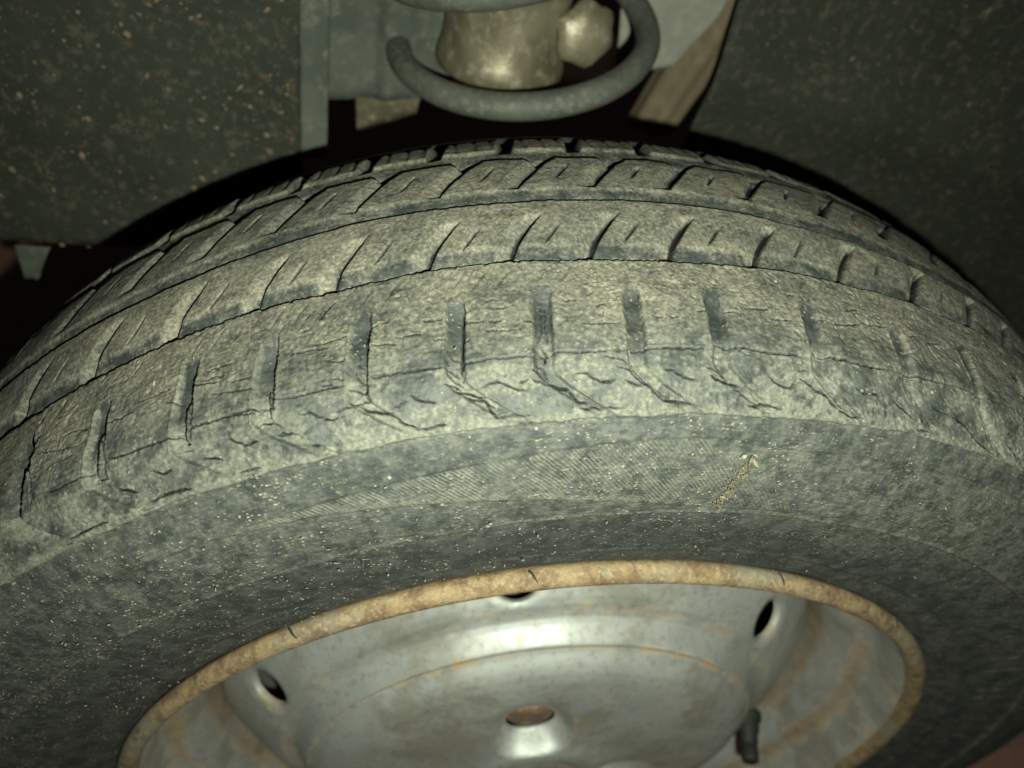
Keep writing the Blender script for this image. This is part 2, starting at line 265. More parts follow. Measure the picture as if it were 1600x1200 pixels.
# cracks in the shoulder: (width mm, [(angle deg, mm along profile), ...])
CRACKS=[
(0.9,[(-41.01,192.4),(-41.13,195.0),(-41.21,199.5),(-40.89,206.0),(-40.54,210.7),(-40.51,214.3),(-40.62,217.3)]),
(0.35,[(-38.82,199.1),(-37.95,199.1),(-37.14,200.2),(-36.6,201.8)]),
(0.9,[(-35.38,194.6),(-35.47,198.7),(-35.39,202.5),(-35.29,206.3),(-35.29,210.0),(-35.17,213.8),(-35.2,216.5),(-35.13,218.8)]),
(0.45,[(-35.67,218.4),(-35.14,218.8)]),
(0.5,[(-35.39,202.5),(-34.9,202.1),(-34.02,202.5),(-33.35,202.5)]),
(0.6,[(-35.24,213.3),(-34.42,214.3),(-33.59,214.5),(-32.39,214.5),(-31.29,214.7),(-30.69,215.0),(-30.48,215.6)]),
(0.4,[(-39.47,214.7),(-38.62,215.4),(-37.67,215.2),(-36.24,215.4)]),
(0.6,[(-32.54,221.0),(-32.15,222.0),(-31.89,222.9),(-31.32,222.5)]),
(0.8,[(-34.88,221.4),(-34.49,222.9),(-34.09,223.8),(-33.66,224.8)]),
(0.8,[(-33.2,228.4),(-32.48,227.9),(-31.78,227.9),(-30.64,228.4)]),
(0.9,[(-29.78,198.7),(-29.83,202.9),(-29.74,208.9),(-29.77,214.1),(-29.84,217.9)]),
(0.45,[(-30.31,217.3),(-29.83,218.4)]),
(0.3,[(-29.88,201.4),(-29.17,202.1)]),
(0.3,[(-29.77,214.1),(-29.03,214.3)]),
(0.3,[(-40.63,207.8),(-40.2,208.2)]),
(0.25,[(-40.68,200.2),(-39.58,201.8),(-37.66,204.8)]),
(0.4,[(-29.87,201.8),(-29.09,202.1),(-28.32,203.3)]),
(0.3,[(-28.63,206.3),(-27.51,207.5),(-26.21,208.9)]),
(0.6,[(-29.69,213.8),(-28.58,214.3),(-27.51,214.1),(-26.17,214.3)]),
(0.3,[(-27.51,214.7),(-26.33,215.2)]),
(0.5,[(-27.84,217.3),(-27.83,219.6),(-27.49,221.2),(-26.94,222.7),(-26.42,222.2)]),
(0.7,[(-29.76,222.0),(-29.23,223.1),(-28.81,223.3),(-28.47,224.2)]),
(0.4,[(-30.32,217.5),(-29.83,218.4)]),
(0.3,[(-30.55,219.2),(-30.04,219.4)]),
(0.9,[(-25.07,199.1),(-25.12,205.2),(-25.12,211.0),(-25.18,213.3),(-25.18,216.1)]),
(0.3,[(-26.01,218.4),(-25.68,219.0),(-25.39,218.6),(-24.94,220.8)]),
(0.5,[(-27.89,228.6),(-27.25,228.4),(-26.61,228.6)]),
(0.3,[(-29.25,198.3),(-28.42,198.3),(-27.3,197.9)]),
(0.3,[(-29.26,201.4),(-28.36,201.0),(-27.91,201.4)]),
(0.3,[(-27.56,204.4),(-26.33,205.2)]),
(0.3,[(-31.53,203.3),(-30.38,205.6)]),
(0.25,[(-33.29,199.9),(-32.46,199.9),(-31.33,199.5)]),
(0.9,[(-24.98,193.7),(-25.07,199.1),(-25.1,203.7),(-25.13,208.9),(-25.14,212.7),(-25.16,216.1)]),
(0.5,[(-25.11,213.6),(-24.36,213.8),(-23.22,214.1),(-22.35,214.1),(-21.42,214.3)]),
(0.35,[(-22.65,212.7),(-22.01,213.6)]),
(0.5,[(-23.97,219.0),(-23.48,218.6),(-23.12,219.8),(-22.66,221.4),(-22.28,222.0),(-21.66,221.6)]),
(0.4,[(-22.07,220.2),(-21.65,219.8),(-21.2,220.0)]),
(0.35,[(-21.24,219.2),(-20.98,219.6),(-20.63,219.0),(-20.33,219.6)]),
(0.7,[(-20.88,220.2),(-20.54,221.6),(-20.05,222.5),(-19.62,223.3),(-19.17,223.3)]),
(0.5,[(-19.56,223.5),(-19.15,224.6),(-18.9,226.4),(-18.18,228.1)]),
(0.6,[(-18.19,228.4),(-17.6,228.4),(-16.66,228.1)]),
(0.4,[(-26.02,218.6),(-25.46,218.8),(-25.17,219.8),(-24.89,221.2)]),
(0.7,[(-25.49,222.0),(-25.03,222.5),(-24.63,222.7),(-24.21,223.8),(-23.87,225.1)]),
(0.35,[(-23.79,226.8),(-23.28,227.7)]),
(0.6,[(-27.01,222.7),(-26.65,222.5),(-26.35,222.2)]),
(0.9,[(-19.88,194.6),(-19.98,197.9),(-20.14,204.1),(-20.24,210.3),(-20.32,215.0),(-20.3,217.9),(-20.25,219.4)]),
(0.3,[(-20.28,197.9),(-20.31,206.0)]),
(0.55,[(-20.23,213.8),(-19.71,213.8),(-18.73,213.6),(-17.44,214.1),(-16.49,214.3)]),
(0.3,[(-20.02,213.3),(-19.31,213.3)]),
(0.5,[(-18.25,219.8),(-17.91,221.2),(-17.48,222.0),(-16.98,222.5)]),
(0.25,[(-19.19,222.2),(-18.76,221.4),(-18.37,221.2)]),
(0.45,[(-19.88,198.7),(-19.5,197.5),(-18.96,197.5)]),
(0.35,[(-18.67,203.3),(-18.01,203.3),(-17.35,203.3)]),
(0.35,[(-19.94,204.4),(-19.28,204.4),(-18.63,205.6)]),
(0.3,[(-17.17,199.5),(-16.31,199.9)]),
(0.3,[(-16.79,206.0),(-16.14,206.3)]),
(0.3,[(-22.99,200.2),(-21.96,199.9),(-21.21,199.5)]),
(0.3,[(-24.17,201.0),(-23.34,201.0),(-22.23,202.1)]),
(0.3,[(-23.73,194.6),(-23.16,194.1)]),
(0.3,[(-22.36,206.0),(-21.68,207.1),(-21.28,206.7)]),
(0.25,[(-22.04,211.7),(-21.39,212.7)]),
(0.35,[(-22.75,192.0),(-22.41,189.0),(-22.14,187.4),(-21.85,186.5)]),
(0.25,[(-20.9,210.0),(-20.85,212.0),(-20.68,213.3),(-20.4,214.1)]),
(0.35,[(-21.24,215.0),(-20.92,215.6),(-20.69,216.7),(-20.4,216.9)]),
(0.2,[(-20.75,207.5),(-20.63,208.9),(-20.37,209.6)]),
(0.2,[(-20.68,204.1),(-20.62,206.7)]),
(0.3,[(-26.79,214.1),(-26.02,214.5)]),
(0.3,[(-26.82,215.2),(-26.33,215.4)]),
(0.25,[(-25.96,214.5),(-25.22,215.6)]),
(0.2,[(-25.71,210.0),(-25.16,211.0)]),
(0.3,[(-23.28,188.6),(-23.48,190.3)]),
(0.4,[(-18.57,189.4),(-18.29,189.0)]),
(0.45,[(-17.44,213.8),(-16.49,214.5)]),
(0.6,[(-14.97,195.0),(-15.11,199.1),(-15.27,205.2),(-15.41,211.4),(-15.49,214.1),(-15.54,218.6)]),
(0.35,[(-16.01,211.4),(-15.56,212.7),(-15.45,213.8),(-14.88,214.1)]),
(0.5,[(-15.51,213.8),(-14.88,214.1),(-14.1,213.6),(-13.28,214.1),(-12.69,213.8),(-12.12,214.3)]),
(0.4,[(-16.47,218.6),(-16.04,219.2),(-15.76,220.6)]),
(0.6,[(-15.99,220.6),(-15.4,221.6),(-14.98,222.7),(-14.55,223.3)]),
(0.55,[(-15.55,222.2),(-15.14,223.5),(-14.57,224.0),(-14.35,225.5),(-14.1,226.1)]),
(0.5,[(-14.57,224.2),(-14.32,227.0),(-13.96,228.4),(-13.3,228.4),(-13.03,228.1),(-12.64,228.6),(-12.31,228.4)]),
(0.35,[(-16.36,214.3),(-16.01,215.6),(-15.61,217.5)]),
(0.3,[(-16.29,215.4),(-16.0,217.7),(-15.49,220.2)]),
(0.5,[(-14.74,221.0),(-14.33,220.0),(-13.87,219.6),(-13.5,220.4),(-13.02,221.8),(-12.52,222.5),(-12.22,222.0)]),
(0.35,[(-12.73,220.6),(-12.27,220.0)]),
(0.35,[(-14.11,205.6),(-13.71,205.2),(-13.08,206.0),(-12.31,206.3)]),
(0.3,[(-15.02,201.8),(-14.11,202.1)]),
(0.3,[(-13.92,202.5),(-13.19,202.5)]),
(0.3,[(-13.97,195.4),(-13.17,195.8)]),
(0.3,[(-13.76,198.3),(-12.9,198.7)]),
(0.35,[(-17.23,199.1),(-16.24,199.9)]),
(0.35,[(-15.34,208.2),(-14.93,207.5)]),
(0.25,[(-16.14,211.7),(-16.15,213.6)]),
(0.3,[(-11.79,211.4),(-11.53,213.6),(-11.29,214.3),(-11.27,215.8)]),
(0.35,[(-11.39,211.0),(-11.17,213.6),(-11.38,216.5)]),
(0.4,[(-11.89,216.5),(-11.49,217.1),(-11.37,219.0),(-11.18,220.6)]),
(0.3,[(-12.02,217.7),(-11.71,218.1)]),
(0.4,[(-12.07,220.0),(-11.71,220.8),(-11.28,222.0)]),
(0.95,[(-11.27,221.6),(-10.89,222.5),(-10.51,223.1),(-10.19,223.5)]),
(0.6,[(-10.26,224.0),(-10.02,225.3),(-9.77,226.8),(-9.23,226.8)]),
(0.5,[(-9.77,227.9),(-9.31,228.4),(-9.04,228.1),(-8.7,228.8),(-8.36,228.4),(-7.48,228.4)]),
(0.5,[(-11.15,214.1),(-10.5,213.6),(-9.73,214.1),(-8.94,214.1),(-7.96,214.1)]),
(0.35,[(-8.26,215.4),(-7.68,216.1)]),
(0.5,[(-10.0,220.0),(-9.66,219.4),(-9.27,219.6),(-8.97,221.0),(-8.59,222.0),(-8.06,221.8),(-7.85,221.0)]),
(0.12,[(-10.82,198.3),(-11.03,205.2),(-11.0,210.7)]),
(0.1,[(-11.09,198.3),(-11.24,206.0),(-11.56,210.0)]),
(0.3,[(-9.13,205.6),(-7.19,206.0)]),
(0.3,[(-8.18,199.9),(-7.76,199.5)]),
(0.3,[(-12.1,203.3),(-11.57,203.7)]),
(0.25,[(-9.88,197.9),(-9.2,197.9)]),
(0.4,[(-8.33,215.4),(-7.68,216.1),(-7.36,216.5),(-7.07,218.4),(-7.06,219.4)]),
(0.45,[(-7.74,218.4),(-7.21,219.0),(-6.97,220.2),(-6.59,221.8),(-6.32,222.9),(-5.92,223.5)]),
(0.5,[(-6.32,222.9),(-5.91,224.2),(-5.64,225.7),(-5.35,227.0),(-4.79,227.3),(-4.37,227.5),(-3.79,228.1),(-3.28,228.4)]),
(0.35,[(-7.32,221.6),(-6.99,222.5),(-6.66,223.1),(-6.33,223.5)]),
(0.55,[(-8.59,221.8),(-8.12,222.0),(-7.85,221.0)]),
(0.5,[(-5.34,219.6),(-4.93,219.4),(-4.67,220.2),(-4.26,221.4),(-3.92,221.8),(-3.43,222.0)]),
(0.35,[(-6.83,214.1),(-6.42,213.8)]),
(0.5,[(-6.42,213.8),(-5.62,213.8),(-4.39,213.8),(-3.0,213.8)]),
(0.35,[(-2.48,211.4),(-2.18,212.3),(-1.76,212.7)]),
(0.55,[(-1.79,213.3),(-0.85,213.3),(-0.12,213.6),(0.96,214.3),(2.34,214.1)]),
(0.3,[(-2.98,218.6),(-2.44,219.8),(-2.08,221.6)]),
(0.8,[(-2.79,220.8),(-2.23,222.2),(-1.72,222.7),(-1.28,223.1),(-0.84,223.5)]),
(0.35,[(-1.42,224.0),(-0.97,224.8),(-0.56,226.4)]),
(0.55,[(-0.6,227.7),(-0.13,228.4),(0.38,227.7),(0.94,228.1),(1.41,228.4)]),
(0.5,[(0.55,220.6),(1.01,222.0),(1.47,222.9),(1.94,222.9),(2.23,221.8)]),
(0.3,[(-1.09,213.8),(-0.69,215.0),(-0.48,215.2)]),
(0.3,[(-5.32,203.7),(-4.78,204.1)]),
(0.3,[(-4.43,204.1),(-3.92,203.7)]),
(0.4,[(-2.77,202.1),(-2.02,201.4)]),
(0.4,[(-1.23,201.8),(-0.53,201.4)]),
(0.3,[(-0.07,199.9),(1.5,199.5)]),
(0.35,[(1.53,202.5),(2.78,202.5)]),
(0.25,[(-7.03,213.8),(-7.03,216.5),(-6.87,218.4)]),
(0.3,[(3.02,192.9),(3.58,192.9)]),
(0.3,[(2.3,218.4),(2.77,218.1)]),
(0.35,[(1.34,214.3),(2.34,213.8)]),
(0.6,[(3.85,213.6),(4.9,213.6),(5.79,214.1),(6.96,214.7),(7.84,214.7)]),
(0.75,[(2.38,220.4),(3.01,221.6),(3.51,223.1),(4.09,223.8),(4.49,225.7),(4.89,227.0)]),
(0.5,[(4.89,227.0),(5.45,227.9),(6.02,228.8),(6.61,228.4)]),
(0.5,[(5.94,220.8),(6.39,222.0),(7.07,221.8),(7.7,222.0)]),
(0.5,[(8.45,222.9),(9.04,223.8),(9.67,225.1),(10.16,226.4)]),
(0.4,[(4.32,201.4),(4.96,200.6),(5.66,201.4),(6.49,201.0),(7.25,200.2)]),
(0.4,[(7.49,199.5),(8.5,198.7),(9.48,198.3)]),
(0.5,[(9.81,206.0),(10.72,206.7)]),
(0.5,[(9.32,214.1),(10.44,214.5),(12.1,214.7)]),
(0.4,[(11.48,222.0),(12.2,222.7),(12.83,222.7)]),
(0.5,[(13.28,223.1),(14.12,224.4),(14.97,226.1),(15.6,227.7)]),
(0.35,[(10.68,229.0),(11.65,228.6)]),
(0.35,[(1.24,222.5),(1.7,222.9),(2.23,221.8)]),
(0.3,[(10.98,199.9),(11.9,198.7)]),
(0.3,[(12.32,200.6),(13.75,198.3)]),
(0.4,[(14.67,214.5),(15.33,215.0)]),
(0.3,[(6.78,195.4),(7.79,194.1)]),
(0.5,[(13.02,222.9),(14.42,225.1),(15.51,227.5),(17.45,229.7)]),
(0.4,[(17.98,224.8),(20.88,230.2)]),
(0.6,[(-38.76,228.6),(-37.31,228.6),(-36.12,228.6)]),
(0.45,[(-43.07,216.1),(-41.83,216.3)]),
(0.3,[(-23.18,182.4),(-22.76,179.6)]),
]

SLOT0 = [-41.9, -36.2, -30.6, -25.9, -20.9, -15.9, -11.4, -6.6, -2.05, 3.7, 9.7, 15.4, 20.8]
SLOTS = list(SLOT0)
while SLOTS[-1] < 312: SLOTS.append(SLOTS[-1] + 4.95 + .5 * math.sin(len(SLOTS) * 1.3))
SLOTS[-1] = SLOT0[0] + 360
PITCH = SLOTS[:-1]                        # start angle of every tread pitch
def wrapdeg(t): return (t + 180) % 360 - 180
def all3(l): l = np.array(l); return np.sort(np.r_[l - 360, l, l + 360])
KA = all3([-43.3, -37.5, -31.7, -26.55, -22.0, -16.8, -12.2, -7.7, -3.1, 2.2, 8.1, 14.0] + [p + (-1.2) for p in PITCH[11:]])
KB = all3([-41.4, -35.6, -30.4, -25.6, -20.7, -15.7, -11.1, -6.5, -1.8, 3.6, 9.3, 14.7] + [p - .6 for p in PITCH[11:]])
KC = all3([-45.5, -40.4, -35.2, -30.0, -25.2, -20.4, -15.8, -11.2, -6.6, -1.8, 3.2, 8.4, 13.5] + [p - 1.8 for p in PITCH[11:]])
G1T = np.array([(-50, 182.7), (-45.3, 182.7), (-40.8, 183.6), (-36.4, 183.4), (-31.6, 182.4), (-26.6, 182.1), (-21.8, 182.8), (-17.4, 182), (-13.2, 182.1), (-8.7, 182.9), (-4.2, 183.6), (.6, 183.4), (4.3, 183), (7.8, 183.8), (12.5, 183.4), (16.8, 183.5), (21.8, 182.3), (26, 181.5), (32, 182.7)]).T
G2T = np.array([(-50, 161), (-41.4, 160), (-36, 160.6), (-30.8, 160.4), (-26.7, 158.9), (-20.9, 157.8), (-15.3, 157.9), (-9.8, 158.6), (-4.1, 158.9), (.4, 159.3), (5.1, 161.2), (9.5, 162.4), (13.4, 163.4), (17.5, 164.2), (26, 162)]).T
BASE = 3.6                                 # groove depth, mm
def deep(T): return BASE * (1 - .62 * sm(wrapdeg(T), -2, 12))
def X(t): return t * D2R * 280
def bend(v): return -.02 * (np.minimum(v, 218) - 195) + 2.7 * np.clip((v - 218) / 11, 0, 1.3) ** 1.35
def jag(t, s, a, f=1.3): return a * 2 * fbm(X(t) * f / 1.0, np.zeros_like(t) + s * 9.1, 3, s)
def paint_cracks(h, open_, T, Vv, t_lo, t_hi, scale=1.0):
    """carve the cracks into height field h (mm) and return where clean rubber shows"""
    x = X(T); bare_or_shade = np.zeros_like(h)
    dx = abs(x[1, 0] - x[0, 0]); dv = abs(Vv[0, 1] - Vv[0, 0])
    rr = np.random.default_rng(5)
    for wd, pts in CRACKS:
        q = np.array([(X(a), b) for a, b in pts])
        if q[:, 0].max() < X(t_lo) or q[:, 0].min() > X(t_hi): continue
        # subdivide with a little ragged wander
        dense = [q[0]]
        for a, b in zip(q[:-1], q[1:]):
            n = max(1, int(np.linalg.norm(b - a) / .7))
            for k in range(1, n + 1):
                p = a + (b - a) * k / n
                if k < n: p = p + rr.normal(0, .13, 2)
                dense.append(p)
        q = np.array(dense); L = np.r_[0, np.cumsum(np.linalg.norm(np.diff(q, axis=0), axis=1))]
        lo = q.min(0) - 1.5; hi = q.max(0) + 1.5
        m = (x > lo[0]) & (x < hi[0]) & (Vv > lo[1]) & (Vv < hi[1])
        if not m.any(): continue
        px = x[m]; pv = Vv[m]; best = np.full(px.shape, 9.0); pos = np.zeros(px.shape)
        for i in range(len(q) - 1):
            a, b = q[i], q[i + 1]; ab = b - a; l2 = ab @ ab + 1e-9
            t = np.clip(((px - a[0]) * ab[0] + (pv - a[1]) * ab[1]) / l2, 0, 1)
            d = np.hypot(px - a[0] - t * ab[0], pv - a[1] - t * ab[1]); k = d < best
            best[k] = d[k]; pos[k] = (L[i] + t * (L[i + 1] - L[i]))[k]
        s = pos / L[-1]; tap = np.clip(np.minimum(s, 1 - s) * 6, .25, 1)
        wv = wd * .34 * tap * (.7 + .6 * vnoise(pos * 1.7, pos * 0 + wd * 31)) + .10
        prof = np.clip(1.25 - best / wv, 0, 1)
        dep = prof * (.35 + 1.5 * wd) * tap * scale
        lip = np.exp(-((best - wv * 1.6) / .28) ** 2) * .10 * (wd > .4)
        h[m] = np.minimum(h[m] - dep, h[m]) + lip
        bare_or_shade[m] = np.maximum(bare_or_shade[m], prof)
    return bare_or_shade

def place(T, Vv, h):
    """angle, arclength, height (mm) -> xyz, normals from the cross-section"""
    r = np.interp(Vv, V, SP[:, 0]); y = np.interp(Vv, V, SP[:, 1])
    e = .4; dr = np.interp(Vv + e, V, SP[:, 0]) - np.interp(Vv - e, V, SP[:, 0]); dy = np.interp(Vv + e, V, SP[:, 1]) - np.interp(Vv - e, V, SP[:, 1])
    l = np.hypot(dr, dy); nr = -dy / l; ny = dr / l
    r = r + nr * h / 1000; y = y + ny * h / 1000
    a = T * D2R
    return np.stack([r * np.sin(a), y, r * np.cos(a)], -1)
def uvof(T, Vv): return np.stack([X(T) / 1000, Vv / 1000], -1)
def lumps(T, Vv, s=0, a=.35, f=.13): return a * fbm(X(T) * f, Vv * f, 5, s)

# ---- the four tread strips --------------------------------------------------
def shoulder_h(T, Vv, tl):
    """tl: slot-following angle. returns height and masks"""
    h = lumps(T, Vv, 1, .85, .11) + .24 * fbm(X(T) * .75, Vv * .75, 4, 4)
    pit = fbm(X(T) * .45, Vv * .45, 3, 77); h = h - .22 * sm(pit, .14, .24)
    # circumferential fine wrinkling of the tired rubber
    h = h + .16 * fbm(X(T) * .22, Vv * 1.5, 4, 8) * sm(Vv, 186, 194)
    h = h - .9 * sm(Vv, 206, 226) * 0
    bare_or_shade = np.zeros_like(h); dustadd = np.zeros_like(h); brown = sm(Vv, 212, 198)
    g1 = np.interp(wrapdeg(T), G1T[0], G1T[1]) + jag(T, 3, .45, .9) + .25 * jag(T, 5, 1, 3)
    # near wall of the groove
    wall = sm(Vv, g1 + .05, g1 - .45); h = h - deep(T) * wall; bare_or_shade = np.maximum(bare_or_shade, sm(Vv, g1 + .1, g1 - .5))
    for k, t0 in enumerate(all3(PITCH)):
        tt = wrapdeg(t0); m = (tl > t0 - 3.2) & (tl < t0 + 3.2)
        if not m.any(): continue
        age = np.clip((tt + 42) / 60, 0, 1) if tt < 30 else 1
        dep = 2.7 - 1.35 * age
        wid = .98 - .1 * age
        e0 = .08 + .14 * age; e1 = .03 + .12 * age
        v0 = (191.5 if tt < 5 else 194) + 3 * vnoise(np.array([t0 * 3.1]), np.array([1.]))[0]
        u = tl - t0 + .05 * (vnoise(Vv * .6, Vv * 0 + t0) - .5) * 2
        s = sm(u, -e0, e0) * (1 - sm(u, wid - e1, wid + e1)) * sm(Vv, v0, v0 + 6) * (1 - sm(Vv, 225.5, 231.5))
        lipL = np.exp(-((u + e0 * .9) / .07) ** 2) * sm(Vv, v0, v0 + 5) * (1 - sm(Vv, 218, 226)) * .28
        h = np.where(m, h - dep * s * (.7 + .3 * sm(u, 0, wid)) + lipL, h)
        cl = sm(u, -.05, .12) * (1 - sm(u, wid - .1, wid + .12)) * sm(Vv, v0 - 1.5, v0 + 3) * (1 - sm(Vv, 206, 214))
        bare_or_shade = np.where(m, np.maximum(bare_or_shade, cl * .8), bare_or_shade)
        fl = s * sm(Vv, 210, 216); dustadd = np.where(m, dustadd + .38 * fl, dustadd)
        brown = np.where(m, brown * (1 - .8 * s), brown)
        # worn stub sipes between two slots
        for fr, ln in ((.36, 10), (.55, 13), (.76, 9)):
            p0 = (all3(PITCH)[min(k + 1, 3 * len(PITCH) - 1)] - t0) * fr
            q = np.exp(-((u - p0 - .03 * np.sin(Vv * .8 + t0)) / .075) ** 2) * sm(Vv, 197, 201) * (1 - sm(Vv, 197 + ln, 201 + ln))
            h = np.where(m, h - .16 * q, h); bare_or_shade = np.where(m, np.maximum(bare_or_shade, .28 * q), bare_or_shade)
        # slanted nicks along the groove edge
        for fr in (.15, .42, .7, .93):
            p0 = (all3(PITCH)[min(k + 1, 3 * len(PITCH) - 1)] - t0) * fr
            q = np.exp(-((u - p0 + (Vv - 186) * .11) / .09) ** 2) * sm(Vv, 184, 186) * (1 - sm(Vv, 188, 191 + 3 * fr))
            h = np.where(m, h - .35 * q, h); bare_or_shade = np.where(m, np.maximum(bare_or_shade, .35 * q), bare_or_shade)
    # moulded circumferential line where the shoulder begins to fall away
    ln = np.exp(-((Vv - 214.2 - .4 * fbm(X(T) * .05, Vv * 0, 2, 6)) / .32) ** 2)
    h = h - .22 * ln
    # the lower edge of the shoulder: a rough dusty lip
    e = 230.6 + 1.3 * fbm(X(T) * .08, Vv * 0, 4, 2) + .9 * fbm(X(T) * .5, Vv * 0, 3, 12)
    dustadd = dustadd + .42 * np.exp(-((Vv - e + 1.6) / 2.0) ** 2) * (.6 + fbm(X(T) * .1, Vv * .2, 3, 3))
    h = h + .5 * sm(Vv, e - 5, e - 1) * (1 - sm(Vv, e - .5, e + .3)) - .85 * sm(Vv, e - .2, e + .5)
    bare_or_shade = np.maximum(bare_or_shade, .25 * sm(Vv, e - .2, e + .4))
    crumb = fbm(X(T) * .55, Vv * .55, 4, 91); h = h + (.9 * crumb - .5 * sm(crumb, .08, .2)) * sm(Vv, 219, 226)* (1 - sm(Vv, 229, 231))
    bare_or_shade = np.maximum(bare_or_shade, .55 * sm(-crumb, .10, .2) * sm(Vv, 220, 226) * (1 - sm(Vv, 229, 231)))
    return h, bare_or_shade, dustadd, brown

def build_strip(name, tl, v, fn, parent, hi=True, shear=None):
    Tl, Vv = np.meshgrid(tl, v, indexing='ij')
    T = Tl + (shear(Vv) if shear else 0)
    h, bare_or_shade, da, br, extra = fn(T, Vv, Tl)
    bare_or_shade = np.clip(bare_or_shade, 0, 1)
    base = .66
    dust = np.clip((base + da) * (1 - bare_or_shade * 1.15), -.5, 1.3) - .45 * sm(bare_or_shade, .6, 1)  # dust thins on bare rubber and where shade is put into the colour
    sh = Vv.shape
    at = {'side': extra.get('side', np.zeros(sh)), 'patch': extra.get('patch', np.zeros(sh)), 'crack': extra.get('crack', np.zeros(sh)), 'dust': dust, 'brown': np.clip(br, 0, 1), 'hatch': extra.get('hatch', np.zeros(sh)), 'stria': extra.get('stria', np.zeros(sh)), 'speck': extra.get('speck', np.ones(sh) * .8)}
    me = grid_mesh(name, place(T, Vv, h), at, uvof(T, Vv), flip=True)
    return link(name, me, RUBBER, parent)

def fn_block(T, Vv, Tl):
    h, bare_or_shade, da, br = shoulder_h(T, Vv, Tl)
    b2 = 0 * h
    if T.shape[0] > 30:
        b2 = paint_cracks(h, None, T, Vv, T.min(), T.max())
        bare_or_shade = np.maximum(bare_or_shade, b2)
    low = sm(Vv, 203, 214) * (1 - sm(Vv, 227, 230))
    da = da - .02 * low + .22 * fbm(X(T) * .05, Vv * .06, 3, 21)
    return h, bare_or_shade, da, br, {'speck': .6 + 0 * h, 'crack': sm(b2, .25, .8), 'patch': .15 + .85 * low}

SLIT = {}
def curve_sipes(T, Vv, h, bare_or_shade, keys, vhi, vlo, lean, w, depth, curv, floor_w=0.0, fade=0.0):
    """oblique cuts across a rib; keys = angle at vhi; lean = degrees gained by vlo"""
    h0 = h.copy()
    for t0 in keys:
        m = (T > t0 - 1.6) & (T < t0 + lean + 1.6)
        if not m.any(): continue
        f = np.clip((vhi - Vv) / (vhi - vlo), -.2, 1.2)
        tc = t0 + lean * np.sign(f) * np.abs(f) ** curv
        ww = w * (.35 + .65 * np.sin(np.clip(f, 0, 1) * math.pi) ** .6)
        u = T - tc
        end = sm(Vv, vlo - .6, vlo + 2.0) * (1 - sm(Vv, vhi - .2, vhi + 1.5))
        s = np.clip(1.3 - np.abs(u) / ww, 0, 1) * end * (1 - .55 * fade * sm(Vv, vhi - 9, vhi - 1))
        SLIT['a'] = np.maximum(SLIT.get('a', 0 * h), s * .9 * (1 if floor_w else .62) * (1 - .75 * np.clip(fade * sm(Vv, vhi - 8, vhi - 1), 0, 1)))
        h[m] = (h - depth * s)[m]; bare_or_shade[m] = np.maximum(bare_or_shade, s)[m]
        if floor_w:
            # scooped floor falling to the right, then a steep wall
            q = np.clip((u + floor_w) / floor_w, 0, 1) * (u < ww * .6) * end
            h[m] = np.minimum(h, h0 - depth * .75 * q ** 1.4)[m]
            e2 = np.exp(-((u + floor_w) / .08) ** 2) * end; h[m] = (h + .10 * e2)[m]
        if 0:
            # worn ramp leading into the cut from its left side
            rmp = sm(u, -floor_w, 0) * (u < 0) * end * (.5 + .5 * sm(Vv, vlo, vhi))
            h[m] = (h - .8 * rmp)[m]
    return h, bare_or_shade

def fn_ribA(T, Vv, Tl):
    SLIT.clear()
    h = lumps(T, Vv, 3, .7, .13) + .11 * fbm(X(T) * .9, Vv * .9, 3, 14)
    bare_or_shade = np.zeros_like(h); Tw = wrapdeg(T)
    g2 = np.interp(Tw, G2T[0], G2T[1]) + .5 * jag(T, 6, .6, .7)
    g1 = np.interp(Tw, G1T[0], G1T[1])
    # long worn flank down to the near groove
    age = sm(Tw, -45, -5)
    f = np.clip((Vv - (g1 - 6.8)) / 6.3, 0, 1)
    h = h - deep(T) * (.10 * sm(f, 0, .3) + .42 * f ** 1.6 + .48 * sm(f, .82, .97))
    bare_or_shade = np.maximum(bare_or_shade, 1.0 * .74 * sm(f, .0, .42) * (.9 + .8 * fbm(X(T) * .15, Vv * .2, 3, 71))); bare_or_shade = np.maximum(bare_or_shade, sm(f, .90, .98))  # clean flank; at the groove bottom the shadow line is painted into the colour
    wall = sm(Vv, g2 + .2, g2 - .45)
    fb = np.clip((Vv - (np.interp(Tw, G2T[0], G2T[1]) - 7.5)) / 7.0, 0, 1)      # far flank of the same groove, shared with the next rib
    h = h * (1 - wall) - deep(T) * (.12 * sm(fb, 0, .3) + .42 * fb ** 1.6 + .46 * sm(fb, .84, .97)) * wall
    bare_or_shade = np.maximum(bare_or_shade, wall * np.maximum(.72 * sm(fb, 0, .45), sm(fb, .88, .95)))  # groove bottom darkened here too, its shade put into the colour
    h, bare_or_shade = curve_sipes(T, Vv, h, bare_or_shade, KA, 180.8, 164.5, 2.0, .22, 3.0, 1.4, 1.15)
    mid = (KA[1:] + KA[:-1]) / 2 - .15
    h, bare_or_shade = curve_sipes(T, Vv, h, bare_or_shade, mid, 175.3, 168.0, 1.0, .11, 1.3, 1.0)
    for k in KA[(KA > -60) & (KA < 40)]:
        # dusty ramp on the left of each cut, in the flank
        u = T - k; q = sm(u, -1.0, -.75) * (1 - sm(u, -.15, .05)) * sm(Vv, 172, 176)
        bare_or_shade = bare_or_shade * (1 - .75 * q); h = h - .35 * q * sm(f, .0, .6)
    da = .16 * fbm(X(T) * .06, Vv * .08, 3, 31)
    return h, bare_or_shade, da, np.ones_like(h) * .9, {'speck': .35 + 0 * h, 'crack': sm(SLIT['a'], .3, .85)}

